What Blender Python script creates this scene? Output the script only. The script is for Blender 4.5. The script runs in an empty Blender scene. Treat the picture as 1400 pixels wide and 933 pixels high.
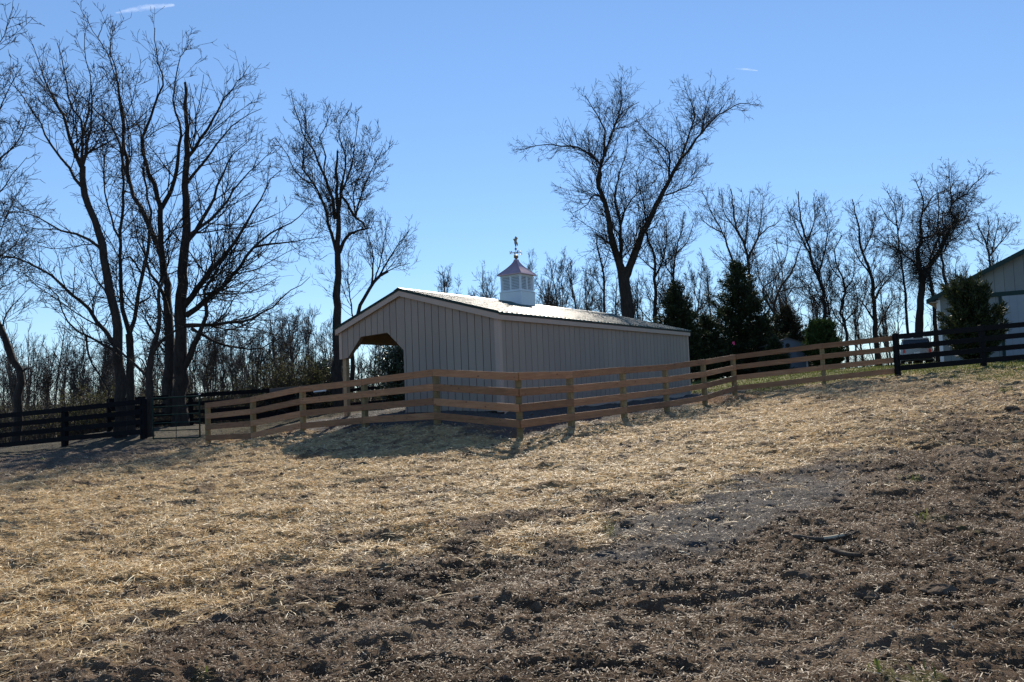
import bpy, math, random
import numpy as np
random.seed(7)
RNG = np.random.default_rng(11)
R = math.radians
scene = bpy.context.scene
COL = scene.collection

# ------------------------------------------------------------------ camera model
EYE = np.array([0.0, 0.0, 1.6])
TH, RO, F = 0.0579, 0.0385, 1065.6
_r = np.array([1, 0, 0.]); _f = np.array([0, math.cos(TH), math.sin(TH)]); _u = np.array([0, -math.sin(TH), math.cos(TH)])
CU = _u * math.cos(RO) + _r * math.sin(RO)
CR = _r * math.cos(RO) - _u * math.sin(RO)
def P(px, py, D):
    """photo pixel + distance along the ground -> point in the world (metres)"""
    d = _f + CR * (px - 700) / F - CU * (py - 466.5) / F
    return EYE + d * (D / d[1])
def proj(p):
    q = np.asarray(p) - EYE
    z = q @ _f
    z = np.where(z < 0.05, 0.05, z)
    return 700 + F * (q @ CR) / z, 466.5 - F * (q @ CU) / z
def hor(px): return 466.5 + F * math.tan(TH) - (px - 700) * math.tan(RO)

# ------------------------------------------------------------------ helpers
def link(o):
    COL.objects.link(o); return o
def tag(o, label=None, cat=None, group=None, kind=None):
    if label: o['label'] = label
    if cat: o['category'] = cat
    if group: o['group'] = group
    if kind: o['kind'] = kind
    return o
def empty(name, loc=(0, 0, 0), rz=0.0, label=None, cat=None, group=None):
    o = bpy.data.objects.new(name, None); link(o)
    o.location = loc; o.rotation_euler = (0, 0, rz); o.empty_display_size = .2
    return tag(o, label, cat, group)
def npmesh(name, v, faces, mats=None, parent=None, smooth=False, attrs=None, loc=None, rz=0.0):
    """faces: (n,4) or (n,3) int array, or list of such arrays"""
    if not isinstance(faces, list): faces = [faces]
    v = np.asarray(v, np.float32)
    me = bpy.data.meshes.new(name)
    me.vertices.add(len(v)); me.vertices.foreach_set('co', v.ravel())
    loops = np.concatenate([f.ravel() for f in faces]).astype(np.int32)
    tot = np.concatenate([np.full(len(f), f.shape[1], np.int32) for f in faces])
    st = np.concatenate([[0], np.cumsum(tot)[:-1]]).astype(np.int32)
    me.loops.add(len(loops)); me.loops.foreach_set('vertex_index', loops)
    me.polygons.add(len(tot)); me.polygons.foreach_set('loop_start', st); me.polygons.foreach_set('loop_total', tot)
    me.polygons.foreach_set('use_smooth', np.full(len(tot), smooth))
    me.update(calc_edges=True)
    if attrs:
        for k, a in attrs.items():
            at = me.attributes.new(k, 'FLOAT', 'POINT'); at.data.foreach_set('value', np.asarray(a, np.float32))
    if mats is not None:
        for m in (mats if isinstance(mats, (list, tuple)) else [mats]): me.materials.append(m)
    o = bpy.data.objects.new(name, me); link(o)
    if loc is not None: o.location = loc
    o.rotation_euler = (0, 0, rz)
    if parent is not None: o.parent = parent
    return o
class MB:
    """collects simple solids, builds ONE mesh object"""
    def __init__(s): s.v = []; s.f = []
    def poly(s, pts, faces):
        n = len(s.v); s.v += [tuple(map(float, p)) for p in pts]; s.f += [tuple(i + n for i in f) for f in faces]
    def box(s, x0, x1, y0, y1, z0, z1):
        s.poly([(x0, y0, z0), (x1, y0, z0), (x1, y1, z0), (x0, y1, z0), (x0, y0, z1), (x1, y0, z1), (x1, y1, z1), (x0, y1, z1)],
               [(0, 3, 2, 1), (4, 5, 6, 7), (0, 1, 5, 4), (1, 2, 6, 5), (2, 3, 7, 6), (3, 0, 4, 7)])
    def hexa(s, p): s.poly(p, [(0, 3, 2, 1), (4, 5, 6, 7), (0, 1, 5, 4), (1, 2, 6, 5), (2, 3, 7, 6), (3, 0, 4, 7)])
    def prism(s, outline, axis, t0, t1):
        """outline: list of 2-D points in the plane normal to axis ('x' 'y' 'z')"""
        def mk(a, b, t): return {'x': (t, a, b), 'y': (a, t, b), 'z': (a, b, t)}[axis]
        n = len(outline)
        s.poly([mk(a, b, t0) for a, b in outline] + [mk(a, b, t1) for a, b in outline],
               [tuple(range(n))[::-1], tuple(range(n, 2 * n))] + [(i, (i + 1) % n, (i + 1) % n + n, i + n) for i in range(n)])
    def bar(s, a, b, r, n=8, r2=None):
        a = np.array(a, float); b = np.array(b, float); r2 = r if r2 is None else r2
        d = b - a; d /= np.linalg.norm(d); q = np.cross(d, (0, 0, 1) if abs(d[2]) < .9 else (1, 0, 0)); q /= np.linalg.norm(q); w = np.cross(d, q)
        pts = [a + (q * math.cos(2 * math.pi * i / n) + w * math.sin(2 * math.pi * i / n)) * r for i in range(n)] + \
              [b + (q * math.cos(2 * math.pi * i / n) + w * math.sin(2 * math.pi * i / n)) * r2 for i in range(n)]
        s.poly(pts, [tuple(range(n))[::-1], tuple(range(n, 2 * n))] + [(i, (i + 1) % n, (i + 1) % n + n, i + n) for i in range(n)])
    def lathe(s, c, prof, n=12):
        k = len(prof)
        s.poly([(c[0] + r * math.cos(2 * math.pi * i / n), c[1] + r * math.sin(2 * math.pi * i / n), c[2] + z) for r, z in prof for i in range(n)],
               [(j * n + i, j * n + (i + 1) % n, (j + 1) * n + (i + 1) % n, (j + 1) * n + i) for j in range(k - 1) for i in range(n)] +
               [tuple(range(n))[::-1], tuple(range((k - 1) * n, k * n))])
    def build(s, name, mat, parent=None, bevel=0, loc=None, rz=0.0, smooth=False):
        me = bpy.data.meshes.new(name); me.from_pydata(s.v, [], s.f); me.update()
        me.materials.append(mat)
        if smooth: me.polygons.foreach_set('use_smooth', [True] * len(me.polygons))
        o = bpy.data.objects.new(name, me); link(o)
        if loc is not None: o.location = loc
        o.rotation_euler = (0, 0, rz)
        if parent is not None: o.parent = parent
        if bevel:
            m = o.modifiers.new('b', 'BEVEL'); m.width = bevel; m.segments = 1; m.limit_method = 'ANGLE'
        return o

# ------------------------------------------------------------------ numpy noise
def _hash(ix, iy, s):
    h = (ix.astype(np.int64) * 374761393 + iy.astype(np.int64) * 668265263 + s * 1442695041) & 0xffffffff
    h = ((h ^ (h >> 13)) * 1274126177) & 0xffffffff
    return ((h ^ (h >> 16)) & 0xffff) / 65535.0
def vnoise(x, y, s=0):
    ix = np.floor(x); iy = np.floor(y); fx = x - ix; fy = y - iy
    fx = fx * fx * (3 - 2 * fx); fy = fy * fy * (3 - 2 * fy)
    ix = ix.astype(np.int64); iy = iy.astype(np.int64)
    a = _hash(ix, iy, s); b = _hash(ix + 1, iy, s); c = _hash(ix, iy + 1, s); d = _hash(ix + 1, iy + 1, s)
    return (a + (b - a) * fx) + ((c + (d - c) * fx) - (a + (b - a) * fx)) * fy - .5      # -.5 .. .5
def rot(x, y, a): return x * math.cos(a) - y * math.sin(a), x * math.sin(a) + y * math.cos(a)
def sstep(a, b, t):
    t = np.clip((t - a) / (b - a), 0, 1); return t * t * (3 - 2 * t)

# ------------------------------------------------------------------ shed frame, fence posts
YAW = 0.5927
SA = np.array([math.sin(YAW), math.cos(YAW), 0]); SB = np.array([-math.cos(YAW), math.sin(YAW), 0])
SL, SW, SH, SRX, SRISE, SOH, SOG = 12.97, 5.73, 2.44, 3.26, 0.925, 0.10, 0.12
SC = np.array([-0.345, 19.949, 1.6 - 0.648])
# (px, top of top rail, bottom of bottom rail, ground, distance)
def along(px, A, B):
    """distance where the sight line at px crosses the ground line A-B (world xy)"""
    k = (px - 700) / F
    t = (k * A[1] - A[0]) / ((B[0] - A[0]) - k * (B[1] - A[1]))
    return A[1] + t * (B[1] - A[1])
Cc = (.19, 16.5); R4 = (6.05, 24.1); P4 = (-1.82, 18.4); P0 = (-9.7, 24.8)
WOOD = [(282, 551, 602.5, 608, 24.8), (344, 543, 599.5, 603, along(344, P4, P0)), (412, 528.6, 586.5, 592, along(412, P4, P0)),
        (497, 518, 579, 589, along(497, P4, P0)), (595, 505, 573.6, 583.5, 18.4), (712, 509.5, 585.6, 598, 16.5),
        (785, 507.6, 574.5, 586, along(785, Cc, R4)), (857, 502, 565, 574, along(857, Cc, R4)),
        (915, 498, 556.5, 565, along(915, Cc, R4)), (967, 491.5, 547, 555, along(967, Cc, R4)),
        (1008, 484.8, 534, 541.5, 26.0), (1127, 469.5, 521, 525.5, 25.2), (1228, 458.5, 510.5, 515.5, 24.6)]
BLACK_R = [(1230, 457, 507.5, 515.5, 24.45), (1348, 445.5, 496.5, 506, 25.0), (1478, 433, 485, 496, 25.2), (1600, 421, 474, 485, 25.6)]
BLACK_L = [(-150, 583, 628, 637, 29.0), (-35, 569, 616, 623, 28.0), (86, 557.5, 604, 611, 27.0), (194, 546, 594, 602, 26.2)]
REAR = [(150, 545, 587, 591, 29.5), (262, 538.5, 578, 582, 31.5), (369, 531.5, 570, 573, 33.5), (470, 522, 557, 560, 36.5), (562, 514, 547, 550, 39.5)]
def W3(px, py, D): return P(px, py, D)

# ------------------------------------------------------------------ terrain (thin plate through known ground points)
ctrl = []
for s in (WOOD, BLACK_R[:3], BLACK_L, REAR):
    for (px, a, b, g, D) in s: ctrl.append(W3(px, g, D))
for t in (0, .35, .7, 1): ctrl.append(SC + SA * SL * t)
ctrl.append(SC + SB * 3.1); ctrl.append(SC + SB * 5.73 + np.array([0, 0, -.1])); ctrl.append(SC + SA * SL + SB * SW)
for x, y, z in [(0, 0, 0), (-3, 4, -.05), (3, 4, .17), (0, 4.2, .06), (0, 8, .13), (-6, 9, -.04), (6, 9, .42), (-8, 14, .05), (0, 12, .25), (.2, 14.6, .31), (-2, 16.2, .36), (-4.5, 17.5, .28), (2.2, 17, .50),
                (7, 14, .78), (12, 18, 1.12), (-14, 20, -.02), (-8, -8, -.4), (8, -8, 0), (16, 12, 1.1), (-16, 10, -.4),
                (21, 38, 1.9), (12, 34, 1.55), (18, 45, 1.75), (14, 46, 1.62), (8, 46, 1.3), (0, 45, .95), (-12, 45, .2), (-22, 42, -.2), (-30, 60, -.6), (-45, 40, -.8),
                (0, 75, .6), (30, 70, 1.5), (50, 50, 2.2), (50, 15, 2.0), (-50, 5, -1.5), (-20, 90, -.8), (40, 100, .8), (-70, 90, -1.5)]:
    ctrl.append(np.array([x, y, z]))
ctrl = np.array(ctrl)
def _tps():
    n = len(ctrl); X = ctrl[:, :2]
    d2 = ((X[:, None] - X[None]) ** 2).sum(-1)
    K = np.where(d2 > 0, .5 * d2 * np.log(d2 + 1e-12), 0) + np.eye(n) * .25
    Pm = np.c_[np.ones(n), X]
    A = np.zeros((n + 3, n + 3)); A[:n, :n] = K; A[:n, n:] = Pm; A[n:, :n] = Pm.T
    return np.linalg.solve(A, np.r_[ctrl[:, 2], 0, 0, 0])
_W = _tps()
def h0(x, y):
    x = np.asarray(x, float); y = np.asarray(y, float)
    sh = x.shape; x = x.ravel(); y = y.ravel()
    out = np.empty(len(x))
    for i in range(0, len(x), 60000):
        xs, ys = x[i:i + 60000], y[i:i + 60000]
        d2 = (xs[:, None] - ctrl[None, :, 0]) ** 2 + (ys[:, None] - ctrl[None, :, 1]) ** 2
        out[i:i + 60000] = (.5 * d2 * np.log(d2 + 1e-12)) @ _W[:-3] + _W[-3] + _W[-2] * xs + _W[-1] * ys
    r = np.hypot(x, y - 20)
    w = sstep(60, 160, r)
    out = np.clip(out, -4, 4) * (1 - w) + (-1.0) * w
    return out.reshape(sh)
def gz(x, y): return float(h0(np.array([x]), np.array([y]))[0])

def masks(x, y, z):
    """what lies where on the ground: straw, gravel, grass, clay, litter (0..1 each)"""
    px, py = proj(np.stack([x, y, z], -1))
    n1 = vnoise(x * .9, y * .9, 3) * 2; n2 = vnoise(x * 3.1, y * 3.1, 4) * 2; n3 = vnoise(x * 9, y * 9, 5) * 2
    bx = [-400, 0, 120, 250, 380, 480, 560, 700, 800, 880, 960, 1000, 1040, 1130, 1190, 1250, 1400, 1800]
    by = [960, 905, 880, 838, 805, 780, 760, 742, 738, 722, 705, 684, 664, 648, 632, 612, 585, 560]
    yb = np.interp(px, bx, by)
    sc = 1000 / np.maximum(y, 3) * .0125
    d = (yb - py) / 24 + n1 * 1.5 + vnoise(x * 1.9, y * 3.2, 14) * 4.2 + n2 * 1.3 + n3 * .8
    straw = sstep(-1.2, 1.3, d)
    thin = sstep(760, 880, py - n1 * 20) * .35 + sstep(1040, 1330, px) * .75
    straw = straw * (1 - thin * (.6 + .8 * n2).clip(0, 1))
    holes = sstep(.16, .36, vnoise(x * 1.9 + 9, y * 3.4, 6) + .45 * vnoise(x * 6, y * 9, 7))
    holes2 = sstep(.15, .30, vnoise(x * 4.2 + 9, y * 7.4, 16) + .3 * vnoise(x * 12, y * 16, 17))  # gaps in the straw; their dark dashes also stand in for shaded dips
    straw = straw * (1 - .8 * np.maximum(holes, holes2 * .8))
    # paddock limits
    fx = [-60, WOODXY[0][0], *[w[0] for w in WOODXY[1:]], 14.5, 60]; fy = [29, 25.2, *[w[1] for w in WOODXY[1:]], 25, 26]
    fy_line = np.interp(x, fx, fy)
    beyond = sstep(-.5, .6, y - fy_line + .5 * n2)
    straw = straw * (1 - sstep(.3, 1.3, y - fy_line + .5 * n2))
    straw *= 1 - sstep(0, 1, (py - 590) / 10 * 0 + (260 - px) / 60) * sstep(668, 640, py + (px - 0) * .13 + n2 * 8)
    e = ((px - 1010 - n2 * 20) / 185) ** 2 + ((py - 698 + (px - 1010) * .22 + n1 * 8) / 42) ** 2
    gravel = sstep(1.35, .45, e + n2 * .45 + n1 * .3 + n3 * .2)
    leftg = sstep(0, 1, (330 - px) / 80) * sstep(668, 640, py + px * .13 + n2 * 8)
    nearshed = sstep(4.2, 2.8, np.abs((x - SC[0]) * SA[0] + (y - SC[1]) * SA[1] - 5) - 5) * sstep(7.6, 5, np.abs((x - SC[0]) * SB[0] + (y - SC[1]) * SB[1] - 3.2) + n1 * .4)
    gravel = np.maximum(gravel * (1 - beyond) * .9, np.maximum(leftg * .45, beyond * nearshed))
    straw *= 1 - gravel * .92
    grass_r = beyond * (1 - nearshed) * sstep(3, 6, x) + sstep(1150, 1420, px) * sstep(532, 512, py - n2 * 6) * .8
    grass_l = beyond * (1 - nearshed) * sstep(3, 0, x) * .10
    grass = np.clip(grass_r + grass_l, 0, 1) * np.clip(.75 + n2 * .5 + n3 * .3, 0, 1)
    tuft = (1 - beyond) * (1 - straw) * sstep(.43, .50, vnoise(x * 1.1 + 3, y * 1.1, 12) + .12 * vnoise(x * 9, y * 9, 13)) * .7
    grass = np.maximum(grass, tuft)
    clay = sstep(1, .3, ((x - 6.9 - n2 * .2) / 1.6) ** 2 + ((y - 25.6) / 1.5) ** 2)
    litter = beyond * (1 - nearshed) * sstep(1, -3, x)
    return straw, gravel, grass, clay, litter
WOODXY = [P(a[0], a[3], a[4])[:2] for a in WOOD]

def hfine(x, y, straw, gravel):
    x1, y1 = rot(x, y, .5); x2, y2 = rot(x, y, 1.3)
    wob = vnoise(x * 1.5, y * 1.5, 40)
    a = vnoise(x1 * .7, y1 * .7, 20) * .10
    b = vnoise(x2 * 1.9 + wob, y2 * 1.9, 21) * .10 + np.abs(vnoise(x1 * 3.0 + wob, y1 * 3.0, 29)) * .06
    c = vnoise(x1 * 4.6 + wob, y1 * 4.6, 22)
    c = (np.abs(c) * 2 - .5) * -.042
    d = vnoise(x2 * 10.5, y2 * 10.5, 23) * .028
    e = vnoise(x1 * 23, y1 * 23, 24) * .014
    g = vnoise(x * 48, y * 48, 25) * .010
    clod = np.clip(vnoise(x2 * 6.1 + 5, y2 * 6.1, 26) - .31, 0, 1) * .12 + np.clip(vnoise(x1 * 13.1 + 5, y1 * 13.1, 27) - .28, 0, 1) * .10
    hoof = -np.clip(vnoise(x1 * 4.9 + 15, y1 * 4.9, 28) - .29, 0, 1) * .24
    k = 1 - .12 * straw - .55 * gravel
    dash = -np.clip(vnoise(x * 3.1 + wob, y * 8.5, 31) - .16, 0, 1) * .22 - np.clip(vnoise(x * 7 + wob, y * 17, 32) - .2, 0, 1) * .13
    return a + b * (.5 + .5 * k) + (c + d + e + g + clod * (1 - .6 * straw) + hoof + dash) * k

def build_ground():
    ang = np.concatenate([np.linspace(-180, -46, 50)[:-1], np.linspace(-46, -37, 30)[:-1], np.linspace(-37, 37, 860), np.linspace(37, 46, 30)[1:], np.linspace(46, 180, 50)[1:-1]])
    rad = [.6]
    while rad[-1] < 3.2: rad.append(rad[-1] * 1.1)
    while rad[-1] < 34: rad.append(rad[-1] * (1.0033 if rad[-1] < 27 else 1.01))
    while rad[-1] < 4500: rad.append(rad[-1] * 1.06)
    rad = np.array(rad); na, nr = len(ang), len(rad)
    A, Q = np.meshgrid(np.radians(ang), rad)
    x = (np.sin(A) * Q).ravel(); y = (np.cos(A) * Q).ravel()
    z = h0(x, y)
    straw, gravel, grass, clay, litter = masks(x, y, z)
    z = z + hfine(x, y, straw, gravel) * sstep(60, 30, np.hypot(x, y)) * (1 - .5 * np.clip(litter, 0, 1))
    v = np.c_[x, y, z]; v = np.r_[v, [[0, 0, gz(0, 0)]]]
    i = np.arange(nr - 1)[:, None] * na; j = np.arange(na)[None]; j2 = (j + 1) % na
    quads = np.stack([i + j, i + j2, i + na + j2, i + na + j], -1).reshape(-1, 4)[:, ::-1]
    tri = np.stack([np.full(na, nr * na), (np.arange(na) + 1) % na, np.arange(na)], -1)[:, ::-1]
    ex = lambda a: np.r_[a, 0]
    o = npmesh('ground', v, [quads, tri], M['ground'], smooth=False,
               attrs=dict(straw=ex(straw), gravel=ex(gravel), grass=ex(grass), clay=ex(clay), litter=ex(litter)))
    tag(o, kind='structure')
def surf(x, y):
    z = h0(x, y); s, g, gr, c, l = masks(x, y, z)
    return z + hfine(x, y, s, g) * sstep(60, 30, np.hypot(x, y)), s, g, gr, l

# ------------------------------------------------------------------ materials
M = {}
def nmat(name):
    m = bpy.data.materials.new(name); m.use_nodes = True
    nt = m.node_tree; b = nt.nodes['Principled BSDF']; b.inputs['Roughness'].default_value = .9
    b.inputs['Specular IOR Level'].default_value = .25
    M[name] = m
    return m, nt, b
def N(nt, t, **kw):
    n = nt.nodes.new(t)
    for k, v in kw.items():
        if k in n.inputs: n.inputs[k].default_value = v
        else: setattr(n, k, v)
    return n
def ramp(nt, fac, stops):
    n = nt.nodes.new('ShaderNodeValToRGB'); e = n.color_ramp.elements
    while len(e) < len(stops): e.new(.5)
    for k, (p, c) in zip(e, stops): k.position = p; k.color = (*c, 1) if len(c) == 3 else c
    nt.links.new(fac, n.inputs[0]); return n.outputs[0]
def noise(nt, vec, scale, detail=4, rough=.6, dist=0):
    n = nt.nodes.new('ShaderNodeTexNoise'); n.inputs['Scale'].default_value = scale; n.inputs['Detail'].default_value = detail
    n.inputs['Roughness'].default_value = rough; n.inputs['Distortion'].default_value = dist
    if vec is not None: nt.links.new(vec, n.inputs['Vector'])
    return n.outputs[0]
def mapping(nt, vec, s):
    n = nt.nodes.new('ShaderNodeMapping'); n.inputs['Scale'].default_value = s; nt.links.new(vec, n.inputs[0]); return n.outputs[0]
def mix(nt, f, a, b, mode='MIX'):
    n = nt.nodes.new('ShaderNodeMix'); n.data_type = 'RGBA'; n.blend_type = mode
    for s, v in ((n.inputs[0], f), (n.inputs[6], a), (n.inputs[7], b)):
        if isinstance(v, (int, float)): s.default_value = v
        elif isinstance(v, tuple): s.default_value = (*v, 1)
        else: nt.links.new(v, s)
    return n.outputs[2]
def bump(nt, b, h, strength=.5, dist=.02):
    n = nt.nodes.new('ShaderNodeBump'); n.inputs['Strength'].default_value = strength; n.inputs['Distance'].default_value = dist
    nt.links.new(h, n.inputs['Height']); nt.links.new(n.outputs[0], b.inputs['Normal'])
def simple(name, col, rough=.8, metal=0., var=.15, scale=3., spec=.25, bmp=0., coord='Object', stretch=(1, 1, 1)):
    m, nt, b = nmat(name)
    tc = nt.nodes.new('ShaderNodeTexCoord'); v = mapping(nt, tc.outputs[coord], stretch)
    n = noise(nt, v, scale, 5, .65)
    lo = tuple(c * (1 - var) for c in col); hi = tuple(min(1, c * (1 + var)) for c in col)
    nt.links.new(ramp(nt, n, [(.3, lo), (.7, hi)]), b.inputs['Base Color'])
    b.inputs['Roughness'].default_value = rough; b.inputs['Metallic'].default_value = metal; b.inputs['Specular IOR Level'].default_value = spec
    if bmp: bump(nt, b, noise(nt, v, scale * 6, 4), bmp, .01)
    return m
def make_materials():
    # ground
    m, nt, b = nmat('ground'); L = nt.links
    tc = nt.nodes.new('ShaderNodeTexCoord'); V = tc.outputs['Object']
    def at(n):
        a = nt.nodes.new('ShaderNodeAttribute'); a.attribute_name = n; return a.outputs['Fac']
    big = noise(nt, V, .8, 6, .65); mid = noise(nt, V, 6, 5, .7); fine = noise(nt, V, 45, 4, .7)
    fib = noise(nt, mapping(nt, V, (1, 3.2, 1)), 34, 5, .75, 1.5)
    soil = mix(nt, mid, (.055, .035, .021), (.19, .130, .080))
    soil = mix(nt, ramp(nt, big, [(.42, (0, 0, 0)), (.62, (1, 1, 1))]), soil, mix(nt, mid, (.065, .040, .024), (.22, .150, .098)))
    soil = mix(nt, ramp(nt, fine, [(.55, (0, 0, 0)), (.72, (.75, .75, .75))]), soil, (.36, .28, .19))
    broad = noise(nt, mapping(nt, V, (.55, 1.3, 1)), 1.0, 5, .6)
    soil = mix(nt, ramp(nt, broad, [(.36, (.6, .6, .6)), (.52, (0, 0, 0))]), soil, (.032, .020, .013))
    soil = mix(nt, ramp(nt, broad, [(.5, (0, 0, 0)), (.68, (.6, .6, .6))]), soil, (.27, .215, .155))
    strawc = mix(nt, fib, (.13, .085, .042), (.72, .54, .30))
    strawc = mix(nt, ramp(nt, big, [(.4, (0, 0, 0)), (.65, (.75, .75, .75))]), strawc, mix(nt, fib, (.14, .080, .034), (.66, .44, .21)))
    strawc = mix(nt, ramp(nt, mid, [(.35, (.7, .7, .7)), (.5, (0, 0, 0))]), strawc, (.10, .074, .046))
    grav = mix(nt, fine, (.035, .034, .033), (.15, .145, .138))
    grass = mix(nt, mid, (.075, .078, .02), (.17, .19, .05))
    shaded_litter = mix(nt, mid, (.018, .014, .008), (.065, .048, .028))  # brown leaf litter, darkened further to carry the tree shade
    clayc = mix(nt, mid, (.22, .12, .06), (.42, .25, .13))
    c = mix(nt, at('straw'), soil, strawc)
    c = mix(nt, at('litter'), c, shaded_litter)
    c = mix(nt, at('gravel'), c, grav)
    c = mix(nt, at('grass'), c, grass)
    c = mix(nt, at('clay'), c, clayc)
    L.new(c, b.inputs['Base Color']); b.inputs['Roughness'].default_value = .95; b.inputs['Specular IOR Level'].default_value = .12
    h = nt.nodes.new('ShaderNodeMath'); h.operation = 'ADD'; L.new(mid, h.inputs[0]); L.new(fib, h.inputs[1])
    bump(nt, b, h.outputs[0], .9, .03)
    # straw blades, per-blade tint
    def blades(name, stops, transl=0.25):
        m, nt, b = nmat(name)
        g = nt.nodes.new('ShaderNodeNewGeometry')
        c = ramp(nt, g.outputs['Random Per Island'], stops); nt.links.new(c, b.inputs['Base Color'])
        b.inputs['Roughness'].default_value = .55
        if transl:
            t = nt.nodes.new('ShaderNodeBsdfTranslucent'); nt.links.new(c, t.inputs[0])
            x = nt.nodes.new('ShaderNodeMixShader'); x.inputs[0].default_value = transl
            nt.links.new(b.outputs[0], x.inputs[1]); nt.links.new(t.outputs[0], x.inputs[2])
            nt.links.new(x.outputs[0], nt.nodes['Material Output'].inputs[0])
    blades('straw', [(0, (.22, .14, .06)), (.35, (.54, .375, .18)), (.75, (.72, .56, .31)), (1, (.88, .80, .57))])
    blades('hay', [(0, (.09, .055, .030)), (.6, (.23, .165, .10)), (.88, (.34, .265, .17)), (1, (.60, .52, .38))])
    blades('grassblade', [(0, (.06, .075, .02)), (.6, (.10, .13, .03)), (1, (.22, .21, .08))], .35)
    blades('cedar', [(0, (.014, .022, .010)), (.6, (.032, .046, .018)), (1, (.075, .085, .032))], .2)
    blades('cedar_brown', [(0, (.03, .026, .014)), (.6, (.045, .042, .02)), (1, (.09, .07, .035))], .12)
    blades('arborvitae', [(0, (.025, .045, .012)), (.6, (.05, .08, .018)), (1, (.08, .12, .03))], .2)
    blades('holly', [(0, (.018, .03, .012)), (.6, (.035, .055, .02)), (1, (.07, .10, .04))], .15)
    M['holly'].node_tree.nodes['Principled BSDF'].inputs['Roughness'].default_value = .28
    M['holly'].node_tree.nodes['Principled BSDF'].inputs['Specular IOR Level'].default_value = .6
    blades('yellow_leaf', [(0, (.05, .055, .018)), (.5, (.11, .11, .03)), (1, (.24, .23, .08))], .4)
    # bark
    def bark(name, lo, hi):
        m, nt, b = nmat(name)
        tc = nt.nodes.new('ShaderNodeTexCoord'); v = mapping(nt, tc.outputs['Object'], (1, 1, .25))
        n = noise(nt, v, 9, 5, .7)
        nt.links.new(ramp(nt, n, [(.3, lo), (.7, hi)]), b.inputs['Base Color'])
        bump(nt, b, n, .9, .04)
    bark('bark_dark', (.015, .012, .010), (.052, .042, .034))
    bark('bark_grey', (.045, .038, .032), (.13, .115, .10))
    bark('bark_brown', (.035, .026, .02), (.095, .075, .055))
    bark('bark_far', (.035, .028, .024), (.085, .07, .06))
    # timber, grain runs along local x
    def timber(name, lo, hi, knots=True, rnd=.35):
        m, nt, b = nmat(name)
        tc = nt.nodes.new('ShaderNodeTexCoord'); oi = nt.nodes.new('ShaderNodeObjectInfo')
        off = nt.nodes.new('ShaderNodeVectorMath'); off.operation = 'ADD'
        sc = nt.nodes.new('ShaderNodeMath'); sc.operation = 'MULTIPLY'; sc.inputs[1].default_value = 37; nt.links.new(oi.outputs['Random'], sc.inputs[0])
        nt.links.new(tc.outputs['Object'], off.inputs[0]); nt.links.new(sc.outputs[0], off.inputs[1])
        v = mapping(nt, off.outputs[0], (1, 11, 11)); n = noise(nt, v, 2.2, 6, .65, .6)
        n2 = noise(nt, off.outputs[0], 1.3, 2)
        c = ramp(nt, n, [(.3, lo), (.7, hi)])
        c = mix(nt, ramp(nt, n2, [(.45, (0, 0, 0)), (.7, (.5, .5, .5))]), c, tuple(x * .62 for x in hi), 'MIX')
        rr = ramp(nt, oi.outputs['Random'], [(0, (1 - rnd,) * 3), (1, (1.0, 1.0, 1.0))])
        c = mix(nt, 1.0, c, rr, 'MULTIPLY')
        if knots:
            vo = nt.nodes.new('ShaderNodeTexVoronoi'); vo.inputs['Scale'].default_value = 1.0
            nt.links.new(mapping(nt, off.outputs[0], (3.2, 6.5, 6.5)), vo.inputs['Vector'])
            c = mix(nt, ramp(nt, vo.outputs['Distance'], [(.06, (.85, .85, .85)), (.13, (0, 0, 0))]), c, (.06, .03, .018))
        nt.links.new(c, b.inputs['Base Color']); bump(nt, b, n, .25, .005)
        b.inputs['Roughness'].default_value = .75
    timber('wood_new', (.27, .130, .064), (.48, .265, .14), rnd=.45)
    timber('wood_post', (.18, .14, .06), (.33, .25, .13), False)
    timber('wood_frame', (.30, .22, .13), (.46, .35, .21), False)
    timber('wood_grey', (.10, .085, .07), (.22, .19, .16), False)
    timber('wood_pale', (.34, .28, .19), (.52, .44, .31), False)
    timber('wood_black', (.004, .0045, .006), (.011, .0115, .013), False)
    M['wood_black'].node_tree.nodes['Principled BSDF'].inputs['Specular IOR Level'].default_value = .12
    timber('ceiling_wood', (.09, .06, .038), (.19, .13, .085), False)
    # building
    simple('siding', (.315, .270, .222), .8, var=.05, scale=1.3, stretch=(1, 1, .4))
    simple('barn_siding', (.25, .26, .245), .7, var=.05, scale=1.2, stretch=(1, 1, .4))
    simple('recess_shade', (.03, .027, .024), .9)  # near-black, paints in the shade of board gaps and openings
    for nm in ('siding', 'barn_siding'):
        nt = M[nm].node_tree; b = nt.nodes['Principled BSDF']; l = b.inputs['Base Color'].links[0].from_socket
        g = nt.nodes.new('ShaderNodeNewGeometry'); nt.links.new(mix(nt, 1.0, l, ramp(nt, g.outputs['Random Per Island'], [(0, (.90, .90, .91)), (1, (1.0, 1.0, .99))]), 'MULTIPLY'), b.inputs['Base Color'])
    simple('trim', (.42, .345, .28), .7, var=.04)
    simple('white_vinyl', (.74, .77, .78), .45, var=.03, spec=.4)
    simple('green_trim', (.012, .035, .03), .5, var=.1)
    simple('grey_siding', (.15, .17, .20), .7, var=.06)
    m = simple('green_metal', (.035, .085, .075), .32, var=.08, scale=1.5, spec=.42, metal=.0)
    b = m.node_tree.nodes['Principled BSDF']; b.inputs['Roughness'].default_value = .42; b.inputs['Coat Weight'].default_value = .22; b.inputs['Coat Roughness'].default_value = .27
    nt = m.node_tree; tc = nt.nodes.new('ShaderNodeTexCoord'); wv = nt.nodes.new('ShaderNodeTexWave'); wv.inputs['Scale'].default_value = 9; wv.bands_direction = 'X'   # fine ripple added to spread the sun glint along the roof
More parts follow.
